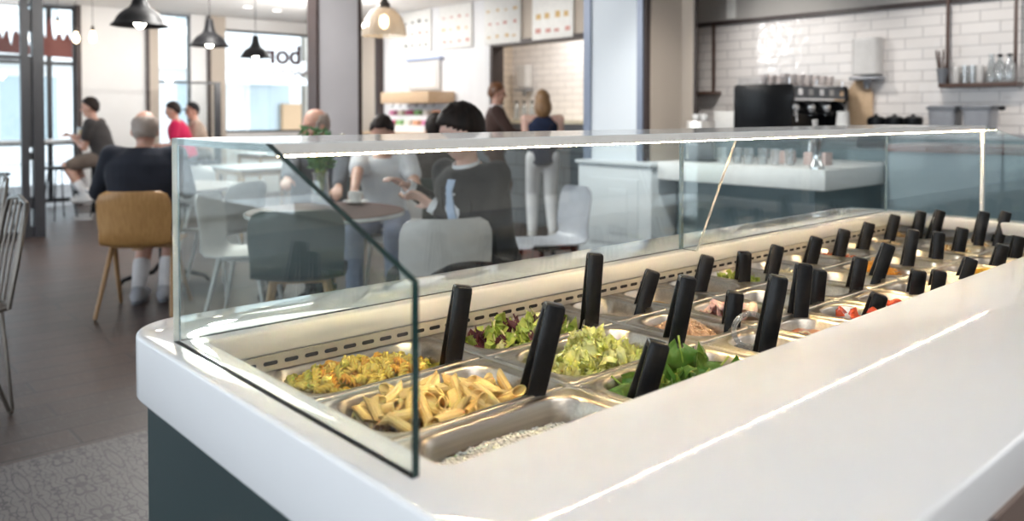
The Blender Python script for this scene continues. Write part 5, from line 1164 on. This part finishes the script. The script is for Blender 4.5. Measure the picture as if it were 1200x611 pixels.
def person(label, base, yw, seat=None, h=1.72, lean=.1, hp=.1, hy=0., skin='skin', hair=('short', 'hairdark'), top=('shirt', 'grey shirt cloth', 'short'), legs=('trousers', 'khaki cloth', 'long'), wrists=None, feet=None, shoes='blackmetal', wide=1., curl=.5, vx=.009, elbow_pole=None, knee_drop=0., bulk=.0, extras=None, group=None, neck=.155):
    s = h / 1.72; f = V((math.cos(yw), math.sin(yw), 0)); l = V((-f.y, f.x, 0)); u = V((0, 0, 1)); B = V((base[0], base[1], 0))
    e = empty('person', (base[0], base[1], 0), 0, label, 'person', group); W = lambda p: p - B
    hz = (seat + .105) if seat is not None else .93 * s
    P0 = B + u * hz; ax = (u * math.cos(lean) + f * math.sin(lean)); fx = ax.cross(l) * -1
    fx = l.cross(ax)
    T = lambda a, b, c: P0 + fx * a + l * (b * wide) + ax * (c * s)
    sh = {1: T(-.005, .175, .43), -1: T(-.005, -.175, .43)}; nb = T(.0, 0, .475)
    axh = (u * math.cos(lean * .5 + hp * .5) + f * math.sin(lean * .5 + hp * .5)); hc = nb + axh * (neck * s)
    hyw = yw + hy; hf0 = V((math.cos(hyw), math.sin(hyw), 0)); hl = V((-hf0.y, hf0.x, 0)); hu = u * math.cos(hp) + hf0 * math.sin(hp); hf = hl.cross(hu)
    HM = Matrix((hf, hl, hu)).transposed()
    Hd = lambda x, y, z: hc + HM @ V((x, y, z)) * s
    hips = {1: P0 + l * .085 * wide, -1: P0 - l * .085 * wide}; kn = {}; an = {}; toe = {}
    for k in (1, -1):
        if seat is not None:
            ft = feet[0 if k == 1 else 1] if feet else None
            if ft is None: kn[k] = hips[k] + f * .41 * s + l * .05 * k - u * (.045 + knee_drop); an[k] = V((kn[k].x, kn[k].y, .09)) - f * .02
            else:
                an[k] = V((ft[0], ft[1], ft[2] if len(ft) > 2 else .09)); kn[k], an[k] = ik(hips[k], an[k], .43 * s, .43 * s, f + u * .8)
        else:
            an[k] = V((B.x, B.y, .085)) + l * .10 * k + f * (.05 * k); kn[k], an[k] = ik(hips[k], an[k], .45 * s, .44 * s, f)
        toe[k] = an[k] + f * .15 - u * (.055)
    el = {}; wr = {}
    for i, k in enumerate((1, -1)):
        w_ = wrists[i] if wrists else None
        if w_ is None: w_ = (P0 + f * .36 + l * .12 * k + u * .12) if seat is not None else (sh[k] + l * .06 * k - u * .52 * s + f * .06)
        el[k], wr[k] = ik(sh[k], V(w_), .30 * s, .265 * s, (elbow_pole or (-f * .5 - u * 1. + l * .5 * k)) if not isinstance(elbow_pole, dict) else elbow_pole[k])
    # body surface: one continuous skin
    def torso(mb, d=0., z0=-.08, z1=.46, nk=False):
        prof = [(-.10, .10, .085), (-.06, .155, .115), (0, .165, .12), (.09, .150, .112), (.18, .150, .112), (.28, .168, .12), (.36, .172, .115), (.42, .150, .095), (.455, .095, .075), (.475, .062, .06)]
        rs = []
        for c, rw, rd in prof:
            if c < z0 or c > z1: continue
            rs.append([W(T(.01 + (rd + d + bulk * .6) * math.cos(2 * PI * j / 24) * s, (rw + d + bulk) * math.sin(2 * PI * j / 24) * s, c)) for j in range(24)])
        mb.rings(rs)
    body = MB(); torso(body, 0, -.2, .5); body.cone(W(nb - axh * .04), W(hc - axh * .06), .052 * s, .050 * s)
    for k in (1, -1):
        body.cone(W(T(0, .08 * k, .40)), W(sh[k]), .07 * s, .052 * s); body.cone(W(sh[k]), W(el[k]), .050 * s, .040 * s); body.cone(W(el[k]), W(wr[k]), .040 * s, .026 * s)
        body.cone(W(hips[k]), W(kn[k]), .082 * s, .056 * s); body.cone(W(kn[k]), W(kn[k].lerp(an[k], .35)), .053 * s, .054 * s); body.cone(W(kn[k].lerp(an[k], .3)), W(an[k]), .055 * s, .036 * s); body.cone(W(an[k] - u * .035), W(toe[k] + u * .005), .037, .028)
        # hand: palm, four fingers, thumb
        d = (wr[k] - el[k]).normalized(); side = (d.cross(u)).normalized() * (1 if k == 1 else -1) * -1
        inn = (l * -k - d * (l * -k).dot(d)).normalized(); nrm = d.cross(inn).normalized()
        if nrm.z > 0: nrm = -nrm
        pc = wr[k] + d * .045
        for q in (-1.5, -.5, .5, 1.5): body.cone(W(wr[k] + inn * .010 * q), W(wr[k] + d * .085 + inn * .0185 * q), .014, .0115, 8, 2)
        for q, L_ in ((1.5, .062), (.5, .074), (-.5, .070), (-1.5, .055)):
            p = wr[k] + d * .085 + inn * .0195 * q; ang = curl * (.5 + .12 * q)
            for seg, r0, r1 in ((.45, .0098, .0092), (.32, .0092, .0085), (.23, .0085, .0072)):
                dd = d * math.cos(ang) + nrm * math.sin(ang); p2 = p + dd * L_ * seg; body.cone(W(p), W(p2), r0, r1, 8, 2); p = p2; ang += curl * .8
        p = wr[k] + d * .022 + inn * .020; dd = (d * .75 + inn * .75 + nrm * .35).normalized(); p2 = p + dd * .042; body.cone(W(p), W(p2), .0135, .011, 8, 2); p3 = p2 + (d * .9 + inn * .15 + nrm * .45).normalized() * .032; body.cone(W(p2), W(p3), .011, .0085, 8, 2)
    HMs = HM
    body.ell(W(Hd(-.005, 0, .022)), (.094 * s, .075 * s, .102 * s), HMs, 24, 16); body.ell(W(Hd(.022, 0, -.055)), (.066 * s, .058 * s, .066 * s), HMs, 20, 12); body.ell(W(Hd(.052, 0, -.095)), (.024 * s, .028 * s, .018 * s), HMs, 12, 8)
    body.cone(W(Hd(.086, 0, .012)), W(Hd(.107, 0, -.026)), .009, .0135, 10, 3); body.ell(W(Hd(.076, 0, .03)), (.02, .05, .012), HMs, 14, 8); body.ell(W(Hd(.080, 0, -.062)), (.012, .024, .008), HMs, 12, 6)
    for k in (1, -1): body.ell(W(Hd(-.008, .077 * k, -.012)), (.022, .011, .033), HMs, 12, 8); body.ell(W(Hd(.055, .042 * k, -.03)), (.026, .022, .024), HMs, 12, 8)
    bo = obj('body', body, M[skin], e); remesh(bo, vx, 4)
    ey = MB()
    for k in (1, -1): ey.ell(W(Hd(.083, .031 * k, .006)), (.009, .013, .009), HMs, 12, 8)
    obj('eyes', ey, M['slot'], e)
    hm = hair_mesh(*hair); hm.v = [tuple(W(hc + HM @ V(p) * s)) for p in hm.v]
    ho = obj('hair' if hair[0] != 'cap' else 'cap', hm, M[hair[1]], e, smooth=70)
    if hair[0] == 'cap':
        br = MB(); rs = []
        for x in (.07, .10, .14, .165): rs.append([W(Hd(x - .02 * abs(t) ** 2, .075 * t * (1 if x < .15 else .7), .055 - .01 * t * t)) for t in (-1, -.5, 0, .5, 1)] + [W(Hd(x - .02 * abs(t) ** 2, .075 * t * (1 if x < .15 else .7), .049 - .01 * t * t)) for t in (1, .5, 0, -.5, -1)])
        obj('peak', br.rings(rs), M[hair[1]], ho)
    # clothes
    nm, cm, sl = top; d = .013; c_ = MB(); torso(c_, d, -.2 if seat is None else -.09, .48 if sl == 'long' else .456)
    for k in (1, -1):
        sl != 'none' and c_.cone(W(T(0, .08 * k, .395)), W(sh[k]), .072 * s + d, .054 * s + d)
        if sl == 'long': c_.cone(W(sh[k]), W(el[k]), .056 * s + d, .046 * s + d); c_.cone(W(el[k]), W(el[k].lerp(wr[k], .88)), .046 * s + d, .033 * s + d * .8)
        elif sl == 'short': c_.cone(W(sh[k]), W(sh[k].lerp(el[k], .55)), .056 * s + d, .050 * s + d * 1.2)
    to = obj(nm, c_, M[cm], e); remesh(to, .011, 5)
    ln, lm, ll = legs; c_ = MB(); torso(c_, .010, -.2, .05)
    for k in (1, -1):
        if ll == 'short': c_.cone(W(hips[k]), W(hips[k].lerp(kn[k], .86)), .086 * s + .012, .066 * s + .014)
        else: c_.cone(W(hips[k]), W(kn[k]), .086 * s + .012, .060 * s + .012); c_.cone(W(kn[k]), W(an[k] + u * .02), .060 * s + .012, .046 * s + .010)
    lo = obj(ln, c_, M[lm], e); remesh(lo, .012, 4)
    for k in (1, -1):
        c_ = MB(); c_.cone(W(an[k] - u * .036 - f * .03), W(toe[k] + u * .008), .046, .040); c_.cone(W(an[k] + u * .0), W(an[k] + f * .05 - u * .02), .046, .042); so_ = obj('shoe', c_, M[shoes], e); remesh(so_, .008, 3)
        if ll == 'short':
            c_ = MB(); c_.cone(W(an[k]), W(an[k].lerp(kn[k], .42)), .043, .058); so2 = obj('sock', c_, M['white sock'], e); remesh(so2, .008, 3)
            sl_ = MB(); sl_.rings([[W(an[k] + f * (.045 + .115 * math.cos(t) ) + l * .047 * math.sin(t) + u * (z - an[k].z)) for t in [2 * PI * j / 24 for j in range(24)]] for z in (.004, .026)]); obj('sole', sl_, M['whiteplastic'] if shoes != 'shoe grey' else M['grey'], so_)
    if extras: extras(e, W, T, Hd, s, sh, el, wr, HM, f, l, u)
    return e
def collar(e, W, T, Hd, s, sh, el, wr, HM, f, l, u):
    c = MB(); rs = []
    for z, r in ((.445, .082), (.475, .072), (.505, .066), (.50, .060), (.46, .062)): rs.append([W(T(.01 + r * math.cos(2 * PI * j / 24), r * .98 * math.sin(2 * PI * j / 24), z)) for j in range(24)])
    obj('collar', c.rings(rs), M['navy jacket cloth'], e)
def suit_bits(e, W, T, Hd, s, sh, el, wr, HM, f, l, u):
    X = lambda c: .145 + .012 * math.sin((c - .1) * 5)
    def strip(pts, th=.008):
        mb = MB(); rs = []
        for c, w, off in pts: x = X(c) + off; rs.append([W(T(x, w, c)), W(T(x + th * .6, 0, c)), W(T(x, -w, c)), W(T(x - th, -w, c)), W(T(x - th, w, c))])
        return mb.rings(rs)
    sf = strip([(.10, .006, .0), (.20, .032, .002), (.30, .058, .0), (.38, .066, -.016), (.43, .060, -.045), (.47, .045, -.078)], .02); obj('shirt_front', sf, M['white shirt cloth'], e)
    ti = strip([(.11, .006, .014), (.14, .036, .014), (.20, .034, .014), (.32, .026, .012), (.395, .018, -.004), (.41, .024, -.012), (.44, .026, -.036)], .010); obj('tie', ti, M['pale blue tie silk'], e)
    c = MB(); rs = []
    for z, r in ((.45, .078), (.47, .070), (.492, .064), (.488, .058), (.46, .060)): rs.append([W(T(.01 + r * math.cos(2 * PI * j / 24), r * math.sin(2 * PI * j / 24), z)) for j in range(24)])
    obj('collar', c.rings(rs), M['white shirt cloth'], e)
    for k in (1, -1):
        d = (wr[k] - el[k]).normalized(); a = wr[k] - d * .035; b = wr[k] + d * .012; mb = MB(); q = d.orthogonal().normalized(); q2 = d.cross(q)
        mb.rings([[W(p + r * (math.cos(2 * PI * j / 20) * q + math.sin(2 * PI * j / 20) * q2)) for j in range(20)] for p, r in ((a, .040), (b, .042), (b, .036), (a, .034))], (False, False)); obj('shirt_cuff', mb, M['white shirt cloth'], e)
    for k in (1, -1):
        mb = MB(); rs = []
        for c_, y0, y1, off in ((.10, .004, .03, .010), (.22, .034, .085, .010), (.33, .058, .118, .004), (.40, .064, .105, -.018), (.455, .055, .075, -.062)): rs.append([W(T(X(c_) + off, y0 * k, c_)), W(T(X(c_) + off - .018, y1 * k, c_)), W(T(X(c_) + off - .028, y1 * k, c_)), W(T(X(c_) + off - .012, y0 * k, c_))])
        obj('lapel', mb.rings(rs), M['charcoal suit cloth'], e)
def strap_bits(e, W, T, Hd, s, sh, el, wr, HM, f, l, u):
    mb = MB(); rs = []
    for i in range(15):
        t = i / 14; y = -.135 + .27 * t if False else .14 - .28 * t; c = .0 + .45 * t; r = (.12 + .030) ; y_ = y
        x = .01 - math.sqrt(max(.0004, 1 - (y_ / .20) ** 2)) * .152
        p = T(x, y_, c); q = (T(x, y_ - .01, c + .016) - p); nrm_ = (T(x - .004, y_, c) - p)
        rs.append([W(p - q + nrm_), W(p + q + nrm_), W(p + q), W(p - q)])
    obj('bag_strap', mb.rings(rs), M['tan leather'], e)
def apron_bits(e, W, T, Hd, s, sh, el, wr, HM, f, l, u):
    c = MB(); rs = []
    for z, r in ((.44, .088), (.48, .072), (.50, .066), (.49, .060), (.45, .066)): rs.append([W(T(.01 + r * math.cos(2 * PI * j / 20), r * math.sin(2 * PI * j / 20), z)) for j in range(20)])
    obj('collar', c.rings(rs), M['white shirt cloth'], e)
d_ = math.radians
person('bald man in a dark navy jacket sitting on the oak chair, seen from behind', (1.735, 5.49), d_(56), .47, 1.74, .12, .16, d_(12), 'skin', ('balding', 'hairgrey'), ('jacket', 'navy jacket cloth', 'long'), ('shorts', 'cream cloth', 'short'), wrists=[(1.72, 6.02, .79), (2.10, 5.80, .79)], feet=[(1.775, 5.72), (1.93, 5.67)], shoes='shoe grey', wide=1.14, bulk=.028, neck=.115)
person('person in a grey T-shirt leaning on the white window bar', (2.99, 10.74), d_(146), .645, 1.74, .34, .10, 0, 'skin', ('short', 'hairdark'), ('T_shirt', 'grey shirt cloth', 'short'), ('shorts', 'khaki cloth', 'short'), wrists=[(2.66, 10.96, .99), (2.74, 11.36, 1.0)], feet=[(2.74, 10.70, .28), (2.84, 11.04, .28)], shoes='whiteplastic', bulk=.01)
dup(s1, (3.92, 10.66, 0), .3, 'slim black bar stool under the person in crimson'); dup(s1, (4.28, 11.0, 0), .3, 'slim black bar stool under the person in the black cap')
person('person in a crimson top sitting before the black framed glass screen', (3.93, 10.66), d_(150), .645, 1.62, .30, .2, 0, 'skin', ('short', 'hairdark'), ('top', 'crimson cloth', 'short'), ('jeans', 'denim', 'long'), bulk=.02)
person('person in a black cap and beige shirt beside the crimson top', (4.28, 11.0), d_(160), .645, 1.60, .25, .2, d_(20), 'skin', ('cap', 'black cap cloth'), ('shirt', 'beige cloth', 'short'), ('trousers', 'khaki cloth', 'long'))
person('bald guest in a blue grey jacket behind the flower vase', (2.93, 5.35), d_(215), .445, 1.74, .06, .22, d_(-38), 'skin', ('balding', 'hairgrey'), ('jacket', 'blue grey cloth', 'long'), ('trousers', 'grey shirt cloth', 'long'), wrists=[(2.72, 4.72, .79), (2.42, 4.88, .79)], wide=1.1, bulk=.03)
person('guest in a white T-shirt with dark hair tied back, looking down at the cup', (3.13, 4.78), d_(225), .445, 1.66, .16, .42, 0, 'skin', ('bun', 'hairdark'), ('T_shirt', 'white shirt cloth', 'short'), ('trousers', 'denim', 'long'), wrists=[(2.94, 4.22, .79), (2.66, 4.42, .79)], wide=.95)
person('dark haired guest seen from behind between the white T-shirt and the suit', (3.74, 5.02), d_(48), .445, 1.66, .0, .0, 0, 'skin', ('short', 'hairdark'), ('top', 'grey shirt cloth', 'long'), ('trousers', 'denim', 'long'), wrists=[(3.86, 5.40, .62), (4.1, 5.2, .62)])
person('man in a charcoal suit and pale blue tie holding his hands over the table', (2.58, 3.05), d_(186), .445, 1.80, .26, .30, d_(-40), 'skinlight', ('quiff', 'hairdark'), ('jacket', 'charcoal suit cloth', 'long'), ('trousers', 'charcoal suit cloth', 'long'), wrists=[(2.34, 3.16, .83), (2.36, 3.40, .90)], vx=.007, curl=.55, bulk=.02, extras=suit_bits, elbow_pole={1: V((.5, -.6, -.9)), -1: V((.6, .6, -.9))})
person('member of staff with auburn hair standing at the serving counter', (5.86, 6.80), d_(-35), None, 1.66, .05, .15, 0, 'skin', ('short', 'hairbrown'), ('shirt', 'brown cloth', 'long'), ('trousers', 'brown cloth', 'long'), extras=apron_bits, wrists=[(6.22, 6.72, 1.04), (6.14, 6.48, 1.04)])
person('woman in a navy vest with a tan bag strap, seen from behind', (5.72, 5.88), d_(52), None, 1.55, .04, .12, 0, 'skinlight', ('bob', 'hairblond'), ('vest', 'navy vest cloth', 'none'), ('trousers', 'white shirt cloth', 'long'), extras=strap_bits, wrists=[(5.76, 6.16, .96), (6.02, 5.96, .98)], shoes='whiteplastic', elbow_pole=V((-.3, -.35, -1.)))
# ------------------------------------------------------------------ lights
w = bpy.data.worlds.new('daylight'); SC.world = w; w.use_nodes = True
t = w.node_tree; bg = t.nodes['Background']; bg.inputs[0].default_value = (.82, .915, 1.0, 1); bg.inputs[1].default_value = 3.6
def area(name, loc, size, energy, col, rot=(0, 0, 0), sy=None):
    l = bpy.data.lights.new(name, 'AREA'); l.energy = energy; l.color = col; l.size = size
    if sy: l.shape = 'RECTANGLE'; l.size_y = sy
    o = bpy.data.objects.new(name, l); o.location = loc; o.rotation_euler = rot; COL.objects.link(o); return o
for i, (x, y, e, sz) in enumerate(((.6, -.9, 30, 2.2), (5.6, -1.2, 40, 1.4), (2.8, 6.6, 46, 1.6), (5.4, 10.4, 40, 1.4), (7.9, 7.8, 30, .7))):
    area('ceiling_lamp', (x, y, 2.78), sz, e, (1, .97, .93))
def spot(loc, tgt, energy, ang=75):  # unseen fill light without a fitting, added to brighten what it is aimed at
    l = bpy.data.lights.new('fill_spot', 'SPOT'); l.energy = energy; l.color = (1, .96, .90); l.spot_size = math.radians(ang); l.spot_blend = .8; l.shadow_soft_size = .06
    o = bpy.data.objects.new('fill_spot', l); o.location = loc; o.rotation_euler = (V(tgt) - V(loc)).to_track_quat('-Z', 'Y').to_euler(); COL.objects.link(o)
for y, e in ((.9, 95), (2.5, 95), (4.2, 110)): spot((5.9, y, 2.76), (7.6, y, 1.35), e)
for y, e in ((6.9, 45), (8.3, 30), (9.8, 30)): spot((5.4, y, 2.76), (7.0, y, 1.7), e)
spot((3.6, 3.0, 2.76), (4.95, 3.4, .8), 190); spot((4.0, 10.4, 2.76), (3.7, 12.5, 1.4), 60)
spot((5.45, 9.6, 1.9), (4.6, 10.4, 2.8), 110, 150); spot((3.0, 8.2, 2.0), (3.2, 8.8, 2.8), 90, 150)  # aimed upwards, added only to whiten the ceiling
for x, y, z, e in ((2.2, 5.6, 2.35, 60), (3.0, 7.3, 2.5, 75), (5.55, 9.4, 2.5, 34)):  # added point fills, out of view, that brighten the ceiling
    l = bpy.data.lights.new('ceiling_fill', 'POINT'); l.energy = e; l.color = (1, .97, .93); l.shadow_soft_size = .12
    o = bpy.data.objects.new('ceiling_fill', l); o.location = (x, y, z); COL.objects.link(o)
SC.cycles.use_denoising = True
SC.cycles.max_bounces = 10; SC.cycles.transparent_max_bounces = 24; SC.cycles.caustics_reflective = False; SC.cycles.caustics_refractive = False
SC.cycles.sample_clamp_indirect = 4.
